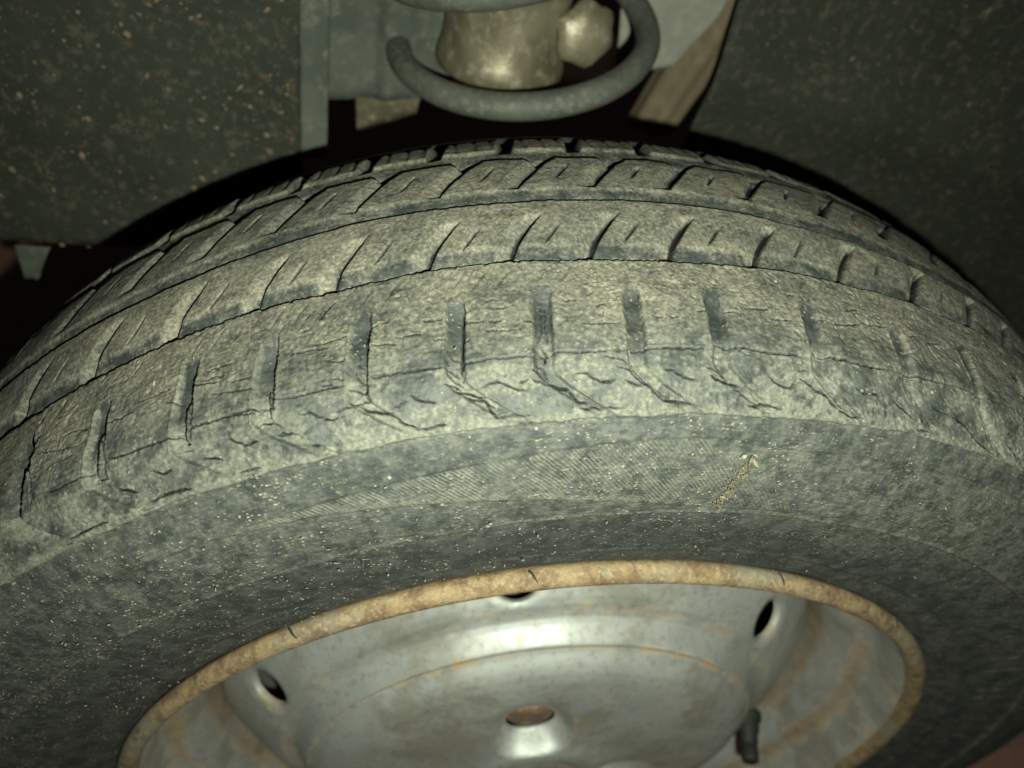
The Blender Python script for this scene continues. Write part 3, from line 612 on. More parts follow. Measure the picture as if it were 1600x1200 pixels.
def fn_ribB(T, Vv, Tl):
    SLIT.clear()
    h = lumps(T, Vv, 5, .65, .13) + .11 * fbm(X(T) * .9, Vv * .9, 3, 24)
    bare_or_shade = np.zeros_like(h); Tw = wrapdeg(T)
    g2 = np.interp(Tw, G2T[0], G2T[1])
    f = np.clip((Vv - (g2 - 7.5)) / 7.0, 0, 1)
    h = h - deep(T) * (.12 * sm(f, 0, .3) + .42 * f ** 1.6 + .46 * sm(f, .84, .97))
    bare_or_shade = np.maximum(bare_or_shade, .72 * sm(f, .0, .45) * (.9 + .8 * fbm(X(T) * .15, Vv * .2, 3, 72))); bare_or_shade = np.maximum(bare_or_shade, sm(f, .92, .99))  # last term paints the groove's shadow line over the clean flank
    # far edge with a bite where each cut opens into the groove
    zz = 131.6 + 0 * T
    for k in KB:
        u = T - (k + 2.1); zz = np.where(np.abs(u + .3) < 1.6, np.maximum(zz, 131.6 + 5.2 * np.clip(1 - np.abs(u + .25) / .95, 0, 1) ** .8), zz)
    zz = zz + .35 * jag(T, 8, 1, .8)
    wall = sm(Vv, zz + .3, zz - .6); h = h - deep(T) * .95 * wall; bare_or_shade = np.maximum(bare_or_shade, wall)
    h, bare_or_shade = curve_sipes(T, Vv, h, bare_or_shade, KB, 150.5, 132.8, 2.25, .34, 3.2, 1.3, 1.2, 1.0)
    mid = (KB[1:] + KB[:-1]) / 2 + .25
    h, bare_or_shade = curve_sipes(T, Vv, h, bare_or_shade, mid, 144.8, 137.0, .85, .13, 1.3, 1.0)
    da = .16 * fbm(X(T) * .06, Vv * .08, 3, 41)
    return h, bare_or_shade, da, np.ones_like(h) * .8, {'speck': .3 + 0 * h, 'crack': sm(SLIT['a'], .3, .85)}

def fn_ribC(T, Vv, Tl):
    h = lumps(T, Vv, 7, .4, .13)
    bare_or_shade = np.zeros_like(h)
    f = np.clip((Vv - 121.5) / 9.0, 0, 1)
    h = h - deep(T) * (.2 * sm(f, 0, .25) + .45 * f ** 1.3 + .35 * sm(f, .8, 1)); bare_or_shade = np.maximum(bare_or_shade, .6 * sm(f, .05, .4))
    for k in KC:
        u = T - k - (119 - Vv) * .03
        q = np.clip(1.6 - np.abs(u) / .36, 0, 1) * (1 - sm(Vv, 121, 124))
        h = h - 4.2 * q; bare_or_shade = np.maximum(bare_or_shade, q)
        for o in (.28, .55, .78):
            q = np.exp(-((T - k - 4.9 * o) / .13) ** 2) * (1 - sm(Vv, 118, 122)); h = h - .7 * q; bare_or_shade = np.maximum(bare_or_shade, .4 * q)
    h = h - 2.0 * sm(Vv, 108, 100)
    return h, bare_or_shade, 0 * h, np.ones_like(h) * .9, {'speck': .3 + 0 * h}

def fn_side(T, Vv, Tl):
    Tw = wrapdeg(T)
    h = lumps(T, Vv, 9, .6, .09) + .22 * fbm(X(T) * .8, Vv * .8, 3, 54)
    e = 230.6 + 1.3 * fbm(X(T) * .08, Vv * 0, 4, 2) + .9 * fbm(X(T) * .5, Vv * 0, 3, 12)
    h = h - .85 * sm(Vv, e - .2, e + .5)
    bare_or_shade = .25 * sm(Vv, e - .2, e + .4)
    # smooth dark band, fine step, then the hatched field
    s1 = np.interp(Tw, [-60, -45, -33, -24.5, -17, -6.4, -1, 1.5, 4, 30], [246, 246, 244.8, 242.9, 241.1, 237.7, 237.4, 239.5, 240, 238]) + .3 * fbm(X(T) * .05, Vv * 0, 2, 5)
    h = h - .5 * sm(Vv, s1 - .2, s1 + .25)
    lowb = np.interp(Tw, [-60, -45, -25, -15, -7.7, -1, 10], [239, 241, 247, 253.6, 258.5, 262.5, 264])
    right = 1.2 + (Vv - 248.5) * .34
    hatch = sm(Vv, s1 + .3, s1 + 1.5) * (1 - sm(Vv, lowb - 1, lowb)) * (1 - sm(Tw, right - .5, right + .5)) * (1 - .6 * sm(Tw, -25, -45))
    hatch = hatch * (np.abs(Tw) < 70)
    h = h - .5 * sm(Vv, lowb - .3, lowb + .5) * sm(Vv, 0, 1) * (Tw < right) + 0
    edge = np.exp(-((Tw - right) / .22) ** 2) * sm(Vv, 240, 243) * (1 - sm(Vv, 262, 265)); h = h + .22 * edge
    # bead ledge
    s2 = 266.2 + .25 * fbm(X(T) * .06, Vv * 0, 3, 7)
    h = h - .9 * sm(Vv, s2 - .3, s2 + .9) + .25 * np.exp(-((Vv - s2 + .8) / .7) ** 2)
    h = h + .9 * sm(Vv, 294, 303)
    s3 = 294.0; h = h + .5 * np.exp(-((Vv - s3) / 1.2) ** 2)
    bare_or_shade = bare_or_shade + .30 * sm(Vv, s2 - .3, s2 + 5) + .22 * sm(Vv, 275, 292) * (1 - sm(Vv, 293, 298)) + .16 * sm(Vv, lowb, lowb + 1.5) * (Tw < right)  # darker towards the bead: shade of the down-turned sidewall put into the colour
    bare_or_shade = bare_or_shade + .26 * sm(Vv, 231, 232.5) * (1 - sm(Vv, s1 - 1.5, s1 + .8))
    # shallow pock marks on the right of the hatched field
    for (a, b, rr_, dd) in POCKS:
        d = np.hypot(X(T) - X(a), Vv - b); h = h + dd * np.exp(-(d / rr_) ** 2)
    # old raised lettering worn to faint bars near the bead at the right
    for a in (57.5, 53.8, 63.5, 66.1):
        u = X(T) - X(a); q = sm(u, -1.6, -.9) * (1 - sm(u, .9, 1.6)) * sm(Vv, 272, 273.2) * (1 - sm(Vv, 285, 286.2)); h = h + .45 * q; bare_or_shade = bare_or_shade - .2 * q
    da = -.47 + .18 * fbm(X(T) * .035, Vv * .05, 4, 61) + .12 * (sm(Tw, -5, 15) - sm(Tw, 28, 45) * 1.2) - .10 * sm(-Tw, 35, 60) + .26 * np.exp(-((Vv - lowb + 1) / 2.5) ** 2) * (Tw < 0)
    da = da + .22 * np.exp(-((Vv - s2 + 1.2) / 1.1) ** 2)
    stria = .5 * sm(Vv, 240, 246) * (1 - hatch) + .4 * sm(-Tw, 20, 45)
    return h, bare_or_shade, da, .35 * np.ones_like(h), {'side': 1 + 0 * h, 'hatch': hatch, 'stria': np.clip(stria, 0, 1), 'speck': .9 + .5 * sm(-Tw, 15, 40) - .5 * sm(Tw, 5, 20)}
_r = np.random.default_rng(3)
POCKS = [(9.0, 254.7, 1.8, .6), (9.8, 248.3, 1.3, .5), (6.6, 250.2, .9, -.4), (7.7, 248.3, .9, .4), (5.5, 258.8, .9, .45), (-2.6, 254.1, 1.0, -.6), (18.4, 252.5, 2.2, -.5), (19.3, 258, 2.0, -.5)]
POCKS += [(_r.uniform(7, 22), _r.uniform(243, 262), _r.uniform(.4, 1.1), _r.choice([-.25, .3])) for i in range(22)]

def angles(lo, hi, step, coarse=1.5):
    a = np.arange(lo, hi, step); b = np.linspace(hi, lo + 360, int((lo + 360 - hi) / coarse) + 1)
    return np.r_[a, b]

wheel = tag(empty('car_wheel'), 'worn cracked dusty car tyre on a rust-edged silver steel wheel filling the picture', 'wheel')
# carcass: the outboard sidewall carries the detail; the inboard one closes the tyre
vs = np.r_[np.arange(229.6, V[-1], .45), V[-1]]
tyre = build_strip('tyre', angles(-66, 84, .105), vs, fn_side, wheel)
def fn_in(T, Vv, Tl): return lumps(T, Vv, 9, .4, .09) - 2.0 * sm(Vv, 90, 98) * 0 , 0 * T + .4, -.2 + 0 * T, .2 + 0 * T, {}
build_strip('inner_sidewall', np.linspace(0, 360, 181), np.linspace(0, 103, 60), fn_in, tyre)
vb = np.arange(182.2, 231.4, .28)
PS = PITCH + [PITCH[0] + 360]
for i in range(len(PITCH)):
    a, b = PS[i] + .5, PS[i + 1] + .5
    t = wrapdeg(a); vis = -49 < t < 27
    if vis: build_strip('tread_block', np.linspace(a, b, int((b - a) / .056)), vb, fn_block, tyre, shear=bend)
    else: build_strip('tread_block', np.linspace(a, b, 24), vb[::4].tolist() + [vb[-1]], fn_block, tyre, shear=bend)
build_strip('tread_rib', angles(-49, 28, .075), np.arange(157.2, 182.9, .30), fn_ribA, tyre)
build_strip('tread_rib', angles(-49, 28, .08), np.arange(130.6, 157.6, .33), fn_ribB, tyre)
build_strip('tread_rib', angles(-50, 28, .11), np.arange(100.0, 131.0, .5), fn_ribC, tyre)

# rough yellowish scuff with two pale grains stuck above it
sc_me = bmesh.new(); rr = np.random.default_rng(9)
def sidepoint(t, v, lift):
    P_ = place(np.array([[t]]), np.array([[v]]), np.array([[lift]]))[0, 0]; return Vector(P_)
for i in range(120):
    f = rr.random(); t0 = -.6 + 1.2 * f + rr.normal(0, .22); v0 = 259.7 + (242.6 - 259.7) * f + rr.normal(0, .75)
    a = sidepoint(t0, v0, .05); b = sidepoint(t0 + rr.uniform(.10, .26), v0 + rr.uniform(.6, 1.3), .25); n = (sidepoint(t0, v0, 1.0) - a).normalized()
    w_ = (b - a).cross(n).normalized() * rr.uniform(.00010, .00020); tp = n * rr.uniform(.0002, .0006)
    q = [sc_me.verts.new(p) for p in (a - w_, a + w_, b + w_, b - w_, (a + b) / 2 + tp)]
    for k in range(4): sc_me.faces.new((q[k], q[(k + 1) % 4], q[4]))
me = bpy.data.meshes.new('scuff_fibres'); sc_me.to_mesh(me); sc_me.free()
tag(link('scuff_fibres', me, make_rust("frayed_scuff", (.07, .062, .035), (.14, .125, .07), (.25, .23, .155), sc=3), tyre), kind='stuff')
GRIT = make_rust("pale_grit", (.15, .14, .10), (.22, .20, .14), (.30, .28, .20), sc=2)
gb = bmesh.new(); grit = [(-.02, 242.0, 1.0), (.87, 244.1, .85), (.7, 241.6, .5), (-5.8, 211.7, .42), (11.3, 217.9, .8), (-15.7, 209.6, .4), (2.8, 187.8, .7), (-32.4, 195.8, .7)]
for i in range(420):
    t0 = rr.uniform(-48, 30); v0 = rr.uniform(186, 292) if rr.random() < .55 else rr.uniform(236, 300)
    grit.append((t0, v0, .07 + .26 * rr.random() ** 4))
for i in range(260): grit.append((rr.uniform(-60, -12), rr.uniform(252, 304), .08 + .24 * rr.random() ** 3))
for t0, v0, r0 in grit:
    c_ = sidepoint(t0, v0, -.1 + .2 * r0); M = Matrix.Translation(c_) @ Matrix.Rotation(rr.uniform(0, 6.3), 4, (rr.normal(), rr.normal(), rr.normal())) @ Matrix.Diagonal((r0 * .001 * rr.uniform(1.0, 2.6), r0 * .001 * rr.uniform(.6, 1), r0 * .0006, 1))
    bmesh.ops.create_icosphere(gb, subdivisions=1, radius=1, matrix=M)
for f in gb.faces: f.smooth = True
me = bpy.data.meshes.new('grit'); gb.to_mesh(me); gb.free()
tag(link('grit', me, GRIT, tyre), kind='stuff')

# ------------------------------------------------------------------ steel wheel
fl = revolve('rim_flange', [(.1800, -.0590), (.1862, -.0612), (.1880, -.0636), (.1885, -.0652), (.1879, -.0670), (.1865, -.0683), (.1848, -.0690), (.1828, -.0687), (.1814, -.0676), (.1806, -.0655), (.1800, -.0630)], 260, mat=FLANGE, parent=wheel)
barrel = revolve('rim_barrel', [(.1803, -.0640, .55), (.1790, -.0610, .35), (.1772, -.0570, .18), (.1765, -.0520, .12), (.1758, -.0470, .3), (.1740, -.0440, .6), (.1705, -.0415, .7), (.1670, -.0400, .45), (.1640, -.0370, .05), (.1615, -.0330, .1), (.1595, -.0280, .4), (.1580, -.0220, .75), (.1568, -.0120, .7), (.1568, 0, .4), (.1568, .02, .3), (.172, .035, .2), (.176, .055, .2), (.187, .060, .3), (.189, .063, .3)], 260, mat=STEEL, parent=wheel)
# stamped disc with its round vents on the sloping shoulder
VENT = [-74, -13.5, 46.5, 166.5, 226.5]
DISC = np.array([(.1080, -.0515, .6), (.1093, -.0534, .65), (.1105, -.0533, .45), (.1120, -.0512, 0), (.1148, -.0462, 0), (.1170, -.0438, .05), (.1200, -.0428, .42), (.1240, -.0424, .28), (.1275, -.0408, 0), (.1312, -.0382, 0), (.1352, -.0350, 0), (.1395, -.0312, .05), (.1440, -.0268, .1), (.1485, -.0222, .3), (.1530, -.0175, .5), (.1566, -.0120, .6), (.1566, -.0050, .6)])
def build_disc():
    s = np.r_[0, np.cumsum(np.hypot(np.diff(DISC[:, 0]), np.diff(DISC[:, 1])))]
    ss = np.linspace(0, s[-1], 200); r = np.interp(ss, s, DISC[:, 0]); y = np.interp(ss, s, DISC[:, 1]); ru = np.interp(ss, s, DISC[:, 2])
    for _ in range(5): r[1:-1] = (r[:-2] + 2 * r[1:-1] + r[2:]) / 4; y[1:-1] = (y[:-2] + 2 * y[1:-1] + y[2:]) / 4
    n = 1500; t = np.linspace(0, 360, n, endpoint=False)
    T, R_ = np.meshgrid(t, r, indexing='ij'); Y = np.repeat(y[None], n, 0).copy(); RU = np.repeat(ru[None], n, 0).copy()
    inside = np.zeros(T.shape, bool)
    TA = T.copy(); RR = R_.copy()
    ra, rt, rc = .0108, .0104, .1350
    sc = np.interp(rc, r, ss); SS = np.repeat(ss[None], n, 0)
    for c0 in VENT:
        dt = wrapdeg(T - c0) * D2R * rc; ds = SS - sc
        q = np.sqrt((dt / rt) ** 2 + (ds / ra) ** 2)
        ins = q < 1; inside |= ins
        f = np.where(ins, 1 / np.maximum(q, .05), 1)
        s2 = np.where(ins, sc + ds * f, SS); SS = s2
        RR = np.interp(SS, ss, r); TA = np.where(ins, c0 + dt * f / (D2R * rc), TA)
        Yb = np.interp(SS, ss, y)
        q2 = np.maximum(q, 1); near = q < 1.7
        Y = np.where(near, Yb, Y)
        RU = np.maximum(RU, .40 * np.exp(-((q2 - 1.0) / .10) ** 2) + .22 * np.exp(-((q2 - 1.3) / .28) ** 2))
    dents = np.zeros(T.shape)
    for c0 in VENT:
        dt = wrapdeg(T - c0) * D2R * rc; q = np.maximum(np.sqrt((dt / rt) ** 2 + ((SS - sc) / ra) ** 2), 1)
        dents = np.maximum(dents, .0012 * np.clip(1.45 - q, 0, .45) ** 2 / .2025)
    nrm = np.array([-math.sin(42 * D2R), math.cos(42 * D2R)])      # (dr, dy) pointing inboard
    RR = np.interp(SS, ss, r) + dents * nrm[0]; Y = Y + dents * nrm[1]
    P = np.stack([RR * np.sin(TA * D2R), Y, RR * np.cos(TA * D2R)], -1)
    iw = np.vstack([inside, inside[:1]])
    keep = ~(iw[:-1, :-1] & iw[1:, :-1] & iw[1:, 1:] & iw[:-1, 1:])
    me = grid_mesh('wheel_disc', P, {'rust': RU}, keep=keep, wrap=True)
    o = link('wheel_disc', me, STEEL, wheel)
    for c0 in VENT:                       # the pressed edge of each hole
        p = np.linspace(0, 2 * math.pi, 72, endpoint=False); rows = []
        for k_, dd in ((1.02, .0011), (1.0, .0013), (.97, .0019), (.955, .0028), (.95, .0042)):
            s_ = sc + ra * k_ * np.cos(p); aa = (c0 * D2R + rt * k_ * np.sin(p) / rc)
            rr = np.interp(s_, ss, r) + dd * nrm[0]; yy = np.interp(s_, ss, y) + dd * nrm[1]
            rows.append(np.stack([rr * np.sin(aa), yy, rr * np.cos(aa)], -1))
        Pq = np.stack(rows, 1)
        link('vent_lip', grid_mesh('vent_lip', Pq, {'rust': np.repeat(np.array([[.3, .35, .4, .4, .4]]), 72, 0)}, wrap=True, flip=True), STEEL, o)
    return o
disc = build_disc()
# raised centre with three dished bolt seats
LUGS = [(-13.2 + 120 * k) for k in range(3)]
def build_plate():
    pr = np.array([(.0002, -.0668, 0), (.0100, -.0669, 0), (.0170, -.0666, .05), (.0195, -.0661, .15), (.0215, -.0672, .1), (.0240, -.0680, 0), (.0290, -.0672, 0), (.0330, -.0655, .1), (.0370, -.0645, 0), (.0600, -.0632, 0), (.0850, -.0622, 0), (.0950, -.0615, 0), (.1005, -.0602, 0), (.1040, -.0582, 0), (.1068, -.0556, .05), (.1082, -.0542, .45), (.1096, -.0534, .65)])
    s = np.r_[0, np.cumsum(np.hypot(np.diff(pr[:, 0]), np.diff(pr[:, 1])))]
    ss = np.linspace(0, s[-1], 220); r = np.interp(ss, s, pr[:, 0]); y = np.interp(ss, s, pr[:, 1]); ru = np.interp(ss, s, pr[:, 2])
    for _ in range(8): r[1:-1] = (r[:-2] + 2 * r[1:-1] + r[2:]) / 4; y[1:-1] = (y[:-2] + 2 * y[1:-1] + y[2:]) / 4
    n = 900; t = np.linspace(0, 360, n, endpoint=False)
    T, R_ = np.meshgrid(t, r, indexing='ij'); Y = np.repeat(y[None], n, 0).copy(); RU = np.repeat(ru[None], n, 0).copy()
    inside = np.zeros(T.shape, bool); RR = R_.copy(); TA = T.copy()
    for c0 in LUGS:
        dx = wrapdeg(T - c0) * D2R * R_; dr = R_ - .0560
        qo = (np.abs(dx / .0205) ** 3 + np.abs(dr / .0272) ** 3) ** (1 / 3)
        di = np.hypot(dx, R_ - .0452); qi = di / .0118
        tt = np.clip((qi - 1.05) * .0118 / (np.maximum(qi - 1.05, 0) * .0118 + np.maximum(1 - qo, 0) * .0180 + 1e-9), 0, 1)
        tt = np.where(qi <= 1.05, 0, np.where(qo >= 1, 1, tt))
        Y = Y + (.0092 + (Y - -.0635) * -1) * (1 - (tt * tt * (3 - 2 * tt)))
        q = di / .0116; ins = q < 1; f = np.where(ins, 1 / np.maximum(q, .05), 1)
        RR = np.where(ins, .0452 + (R_ - .0452) * f, RR); TA = np.where(ins, c0 + dx * f / (D2R * R_), TA)
        inside |= ins
        RU = np.maximum(RU, .35 * np.exp(-((q - 1.08) / .12) ** 2) + .24 * np.exp(-((qo - .98) / .06) ** 2))
    P = np.stack([RR * np.sin(TA * D2R), Y, RR * np.cos(TA * D2R)], -1)
    iw = np.vstack([inside, inside[:1]])
    keep = ~(iw[:-1, :-1] & iw[1:, :-1] & iw[1:, 1:] & iw[:-1, 1:])
    me = grid_mesh('centre_plate', P, {'rust': RU}, keep=keep, wrap=True)
    o = link('centre_plate', me, STEEL, wheel)
    return o
build_plate()
# bolts down in the seats
bm = bmesh.new()
rad = [(.0, -.0578), (.0045, -.0578), (.0072, -.0570), (.0084, -.0552), (.0086, -.0500), (.0110, -.0480), (.0112, -.0440)]
rows = []
for r, y in rad[1:]:
    rows.append([bm.verts.new((r * (1 + (.035 if (k // 1) % 2 else -.035) * (r < .0087)) * math.sin(k * math.pi / 6), y, r * (1 + (.035 if k % 2 else -.035) * (r < .0087)) * math.cos(k * math.pi / 6))) for k in range(12)])
cv_ = bm.verts.new((0, rad[0][1], 0))
for k in range(12): bm.faces.new((cv_, rows[0][k], rows[0][(k + 1) % 12]))
for i in range(len(rows) - 1):
    for k in range(12): bm.faces.new((rows[i][k], rows[i + 1][k], rows[i + 1][(k + 1) % 12], rows[i][(k + 1) % 12]))
lug_me = bpy.data.meshes.new('lug_bolt'); bm.to_mesh(lug_me); bm.free(); lug_me.materials.append(RUST)
for c0 in LUGS:
    o = link('lug_bolt', lug_me, None, wheel); o.location = (.0452 * math.sin(c0 * D2R), .0022, .0452 * math.cos(c0 * D2R)); o.scale = (1.36, 1, 1.36); o.rotation_euler = (0, c0 * D2R, 0)
# dark backing of the hub seen through the holes: the brake drum
drum_m = make_rust("drum_iron", (.05, .038, .028), (.09, .07, .05), (.14, .11, .08))
drum = revolve('brake_drum', [(.0, -.034), (.02, -.034), (.05, -.036), (.098, -.036), (.104, -.031), (.106, -.018), (.106, .03), (.112, .032), (.112, .045), (.0, .045)], 96, mat=drum_m)
tag(drum, 'rusty brown brake drum glimpsed through the holes of the steel wheel', 'brake drum')
# valve
VALVEM, _nt, _b = newmat('valve_rubber'); _b.inputs['Base Color'].default_value = (.012, .013, .012, 1); _b.inputs['Roughness'].default_value = .7
vx, vz = .1205, .0040
valve = revolve('valve_stem', [(0, 0), (.0034, 0), (.0042, .0005), (.0045, .002), (.0045, .0075), (.0042, .0080), (.0042, .0092), (.0047, .0098), (.0049, .0145), (.0056, .0155), (.0060, .0170), (.0061, .0205), (.0075, .0225), (.0078, .026)], 32, mat=VALVEM, parent=wheel)
valve.location = (.1150, -.0672, vz); valve.rotation_euler = (0, 0, -.28)
for t, ln in ((-12.6, .0035), (14.5, .0036), (-37.5, .003), (36.5, .0034)):
    pts = []
    for j, (r, y) in enumerate([(.1883, -.0645), (.1886, -.0655), (.1880, -.0671), (.1868, -.0682)]):
        a = (t + .25 * j) * D2R; pts.append((r * math.sin(a), y, r * math.cos(a)))
    o = tube('flange_slit', pts, .00042, 6, BLACK, fl, taper=[1, 1, .9, .3])

# ------------------------------------------------------------------ behind the wheel
def make_liner():
    m, nt, b = newmat("mud_splashed_plastic"); N = NB(nt); P = N.obj()
    big = N.noise(P, 14, 5, .6); mid = N.noise(P, 70, 5, .65); fine = N.noise(P, 420, 3, .7)
    col = N.mix(N.ramp(big, .3, .7), (.019, .023, .016), (.028, .033, .024))
    col = N.mix(N.math('MULTIPLY', N.ramp(N.noise(P, 210, 5, .75), .50, .66), .75), col, (.085, .076, .052))
    s1 = N.ramp(N.voro(P, 260), .12, .24, 1.0, 0.0); s1 = N.math('MULTIPLY', s1, N.ramp(N.noise(P, 45, 3, .6), .50, .62))
    col = N.mix(N.math('MULTIPLY', s1, .75), col, (.20, .165, .11))
    nt.links.new(col, b.inputs['Base Color']); b.inputs['Roughness'].default_value = .75
    b.inputs['Specular IOR Level'].default_value = .3
    h = N.math('ADD', N.math('MULTIPLY', s1, .8), N.math('ADD', mid, N.math('MULTIPLY', fine, .5)))
    nt.links.new(N.bump(h, .6, .0012), b.inputs['Normal'])
    return m
LINER = make_liner()
PALE = make_rust("dusty_grey_paint", (.22, .225, .19), (.27, .27, .22), (.31, .30, .23), sc=.8, bs=.7)
GREEN = make_rust("dusty_green_grey", (.045, .055, .045), (.075, .085, .068), (.12, .12, .09), sc=.8, bs=.8)
BEIGE = make_rust("dust_caked_metal", (.13, .112, .070), (.23, .205, .14), (.32, .30, .22), sc=.8, bs=.3, rough=.42)
BEIGE.node_tree.nodes['Principled BSDF'].inputs['Metallic'].default_value = .4
SPRINGM = make_rust("dusty_spring_rubber", (.058, .066, .057), (.085, .092, .075), (.14, .138, .10), sc=1.4, bs=.6, rough=.65)
BROWN = make_rust("stained_boot", (.13, .10, .062), (.155, .12, .075), (.18, .145, .09), sc=.5, bs=.15)
MUD = make_rust("dry_mud", (.10, .08, .052), (.16, .13, .082), (.24, .19, .125), sc=1.2)

def sheet(name, corners, mat, parent, nx=60, ny=40, disp=None, thick=.002):
    """bilinear sheet through four corners, disp(u, v) pushes it along its normal"""
    a, b, c, d = [np.array(p, float) for p in corners]      # bl, br, tr, tl
    u = np.linspace(0, 1, nx)[:, None, None]; v = np.linspace(0, 1, ny)[None, :, None]
    P = a * (1 - u) * (1 - v) + b * u * (1 - v) + c * u * v + d * (1 - u) * v
    n = np.cross(b - a, d - a); n = n / np.linalg.norm(n)
    U, V_ = np.meshgrid(np.linspace(0, 1, nx), np.linspace(0, 1, ny), indexing='ij')
    if disp is not None: P = P + n * disp(U, V_)[..., None]
    o = link(name, grid_mesh(name, P), mat, parent)
    md = o.modifiers.new('thickness', 'SOLIDIFY'); md.thickness = thick; md.offset = -1
    return o

arch = tag(empty('wheel_arch', (0, .17, .25)), 'dark mud-splashed wheel arch with plastic liners behind the tyre', 'wheel arch')
arch.location = (0, 0, 0)
ll = sheet('arch_liner', [(-.42, .135, .135), (-.128, .150, .150), (-.128, .150, .46), (-.42, .135, .46)], LINER, arch, 90, 90,
           lambda u, v: .006 * fbm(u * 4, v * 4, 4, 3) - .03 * (1 - u) ** 3, .002)
lr = sheet('arch_liner', [(.078, .190, .02), (.62, .160, .02), (.66, .160, .50), (.074, .180, .50)], LINER, arch, 110, 90,
           lambda u, v: .010 * fbm(u * 5, v * 4, 4, 5) + .008 * np.exp(-((v - .50 + .12 * u) / .05) ** 2), .002)
st = sheet('liner_seam', [(-.1285, .1455, .205), (-.1165, .1455, .208), (-.1165, .1455, .46), (-.1285, .1455, .46)], GREEN, arch, 8, 60, lambda u, v: .0006 * fbm(u * 3, v * 30, 3, 6), .004)
ip = sheet('inner_panel', [(-.118, .172, .224), (-.060, .180, .232), (-.056, .180, .46), (-.118, .172, .46)], GREEN, arch, 40, 50, lambda u, v: .004 * fbm(u * 4, v * 6, 4, 8) + .004 * sm(u, .35, .45), .002)
ch = sheet('chassis_rail', [(-.104, .200, .196), (-.073, .202, .210), (-.066, .202, .262), (-.108, .200, .250)], BEIGE, arch, 30, 14, lambda u, v: .002 * fbm(u * 5, v * 2, 3, 9), .003)
tp = sheet('tower_panel', [(.035, .215, .240), (.066, .215, .250), (.118, .215, .345), (.015, .215, .345)], PALE, arch, 30, 40, lambda u, v: .003 * fbm(u * 3, v * 3, 3, 10), .003)

# mud blobs stuck on the liner
def blob_mesh(name, spots, mat, parent, seed=1):
    rr = np.random.default_rng(seed); bm = bmesh.new()
    for (x, y, z, r, nrm) in spots:
        q = Vector(nrm).to_track_quat('Z', 'Y').to_matrix().to_4x4()
        M = Matrix.Translation((x, y, z)) @ q @ Matrix.Rotation(rr.uniform(0, 6.3), 4, 'Z') @ Matrix.Diagonal((r * rr.uniform(.7, 1.7), r * rr.uniform(.6, 1.1), r * rr.uniform(.35, .7), 1))
        res = bmesh.ops.create_icosphere(bm, subdivisions=1, radius=1, matrix=M)
        for v in res['verts']: v.co += Vector(rr.normal(0, .14 * r, 3))
    for f in bm.faces: f.smooth = True
    me = bpy.data.meshes.new(name); bm.to_mesh(me); bm.free()
    return tag(link(name, me, mat, parent), kind='stuff')
sp = []
def liner_y(o, x, z):
    return o
import mathutils
def surf_spots(o, n, rmin, rmax, seed, bias=None):
    rr = np.random.default_rng(seed); me = o.data; co = np.empty(len(me.vertices) * 3); me.vertices.foreach_get('co', co); co = co.reshape(-1, 3)
    no = np.empty(len(me.vertices) * 3); me.vertices.foreach_get('normal', no); no = no.reshape(-1, 3); out = []
    while len(out) < n:
        i = rr.integers(len(co)); c_ = co[i] + rr.normal(0, .0025, 3) * (1, 0, 1); 
        if bias is not None and rr.random() > bias(c_): continue
        nn = no[i] if no[i][1] < 0 else -no[i]
        out.append((*c_, rmin + (rmax - rmin) * rr.random() ** 3, tuple(nn)))
    return out
blob_mesh('mud_splash', surf_spots(ll, 560, .0003, .0020, 4, lambda c_: 1.0 if (c_[0] > -.30 and c_[2] < .33) else .15), MUD, ll, 4)
blob_mesh('mud_splash', surf_spots(lr, 380, .0003, .0017, 5, lambda c_: 1.0 if c_[2] > .16 else .3), MUD, lr, 5)

# coil spring with the damper inside
susp = tag(empty('suspension_strut', (-.03, .17, .25)), 'dusty coil spring round a pale beige damper body above the tyre', 'suspension strut')
susp.location = (0, 0, 0)
cc = Vector((-.0291, .1728, .2668)); nn = Vector((-.2348, -.1516, 1)).normalized()
uu = nn.cross(Vector((0, 1, 0))).normalized(); ww = nn.cross(uu)
pts = []
for i in range(170):
    a = -150 * D2R + i * (670 * D2R / 169)
    # pitch: the visible lowest turn is nearly flat, the next one climbs away
    lift = .0 if a < 70 * D2R else (a - 70 * D2R) * .0098 * min(1, (a - 70 * D2R) / 1.0)
    pts.append(cc + .0587 * (math.cos(a + math.pi / 2) * uu + math.sin(a + math.pi / 2) * ww) * 1.0 + nn * lift)
coil = tube('coil_spring', pts, .0059, 24, SPRINGM, susp)
def vert_revolve(name, prof, loc, mat, parent, n=64, tilt=(0, 0)):
    t = np.linspace(0, 2 * math.pi, n, endpoint=False); pr = np.array(prof)
    P = np.stack([pr[None, :, 0] * np.cos(t)[:, None], pr[None, :, 0] * np.sin(t)[:, None], np.repeat(pr[None, :, 1], n, 0)], -1)
    o = link(name, grid_mesh(name, P, wrap=True, flip=True), mat, parent); o.location = loc; o.rotation_euler = (tilt[0], tilt[1], 0); return o
body = vert_revolve('damper_body', [(0, -.0220), (.0268, -.0220), (.0288, -.0212), (.0300, -.0190), (.0302, -.0160), (.0292, -.0120), (.0280, -.0080), (.0275, -.0020), (.0277, .010), (.0285, .016), (.0300, .020), (.0330, .0225), (.0330, .04)], (-.0395, .165, .2745), BEIGE, susp, tilt=(0, -.03))
cup = vert_revolve('spring_seat', [(.030, .0), (.050, -.002), (.060, .001), (.0625, .006), (.060, .011), (.045, .013), (.02, .014), (0, .014)], (-.022, .165, .3200), SPRINGM, susp, tilt=(0, .05))
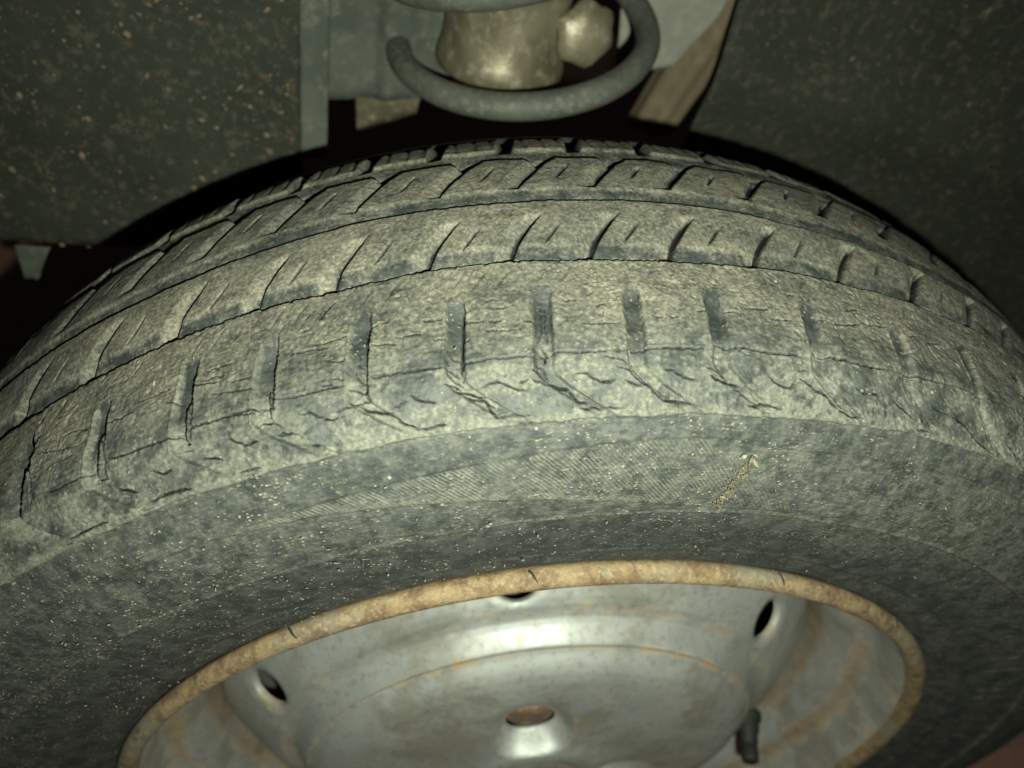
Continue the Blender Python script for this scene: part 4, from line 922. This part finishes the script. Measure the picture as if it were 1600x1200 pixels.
# clamp bolt head beside the damper body
bm = bmesh.new(); bmesh.ops.create_icosphere(bm, subdivisions=3, radius=1)
for v in bm.verts:
    c_ = v.co
    k = 1 + .09 * math.cos(6 * math.atan2(c_.z, c_.x)) * (1 - abs(c_.y)) + .02 * math.sin(c_.x * 5 + c_.z * 4)
    v.co = Vector((c_.x * .0135 * k, c_.y * .006, c_.z * .0140 * k))
for f in bm.faces: f.smooth = True
me = bpy.data.meshes.new('clamp_bolt'); bm.to_mesh(me); bm.free()
bolt = link('clamp_bolt', me, BEIGE, susp); bolt.location = (-.0065, .1470, .2800); bolt.rotation_euler = (-.15, .3, .1)
# dust boot on the right, ribbed and stained
def boot_mesh():
    n = 80; m = 60; t = np.linspace(0, 2 * math.pi, n, endpoint=False); z = np.linspace(0, 1, m)
    T, Z = np.meshgrid(t, z, indexing='ij'); r = .0140 * (1 + .06 * np.cos(7 * T)) * (1 + .25 * Z)
    return np.stack([r * np.cos(T) + Z * .026, r * np.sin(T), Z * .085], -1)
boot = link('dust_boot', grid_mesh('dust_boot', boot_mesh(), wrap=True, flip=True), BROWN, susp); boot.location = (.0690, .228, .210)
# wiring bracket low at the far left
brk = tag(empty('bracket', (0, 0, 0)), 'small pale bracket hanging under the left liner at the picture edge', 'bracket')
pl = sheet('bracket_plate', [(-.268, .150, .118), (-.262, .150, .118), (-.252, .150, .138), (-.268, .150, .138)], GREEN, brk, 12, 16, lambda u, v: .002 * fbm(u * 3, v * 3, 3, 12), .003)

# ------------------------------------------------------------------ ground
def make_ground():
    m, nt, b = newmat("red_concrete"); N = NB(nt); P = N.obj()
    a = N.noise(P, 9, 5, .6); f = N.noise(P, 120, 4, .65)
    col = N.mix(N.ramp(a, .3, .7), (.48, .25, .20), (.55, .32, .25)); col = N.mix(N.math('MULTIPLY', N.ramp(f, .5, .7), .5), col, (.25, .14, .11))
    nt.links.new(col, b.inputs['Base Color']); b.inputs['Roughness'].default_value = .9
    nt.links.new(N.bump(f, .5, .002), b.inputs['Normal']); return m
GM = make_ground()
t = np.linspace(-3, 3, 121); G = np.stack(np.meshgrid(t, t, indexing='ij'), -1)
Z = -.2895 + .004 * fbm(G[..., 0] * 6, G[..., 1] * 6, 4, 2)
g = link('ground', grid_mesh('ground', np.concatenate([G, Z[..., None]], -1)), GM); tag(g, kind='structure')
tag(g, 'dull red concrete ground below the wheel, seen at the lower right corner')
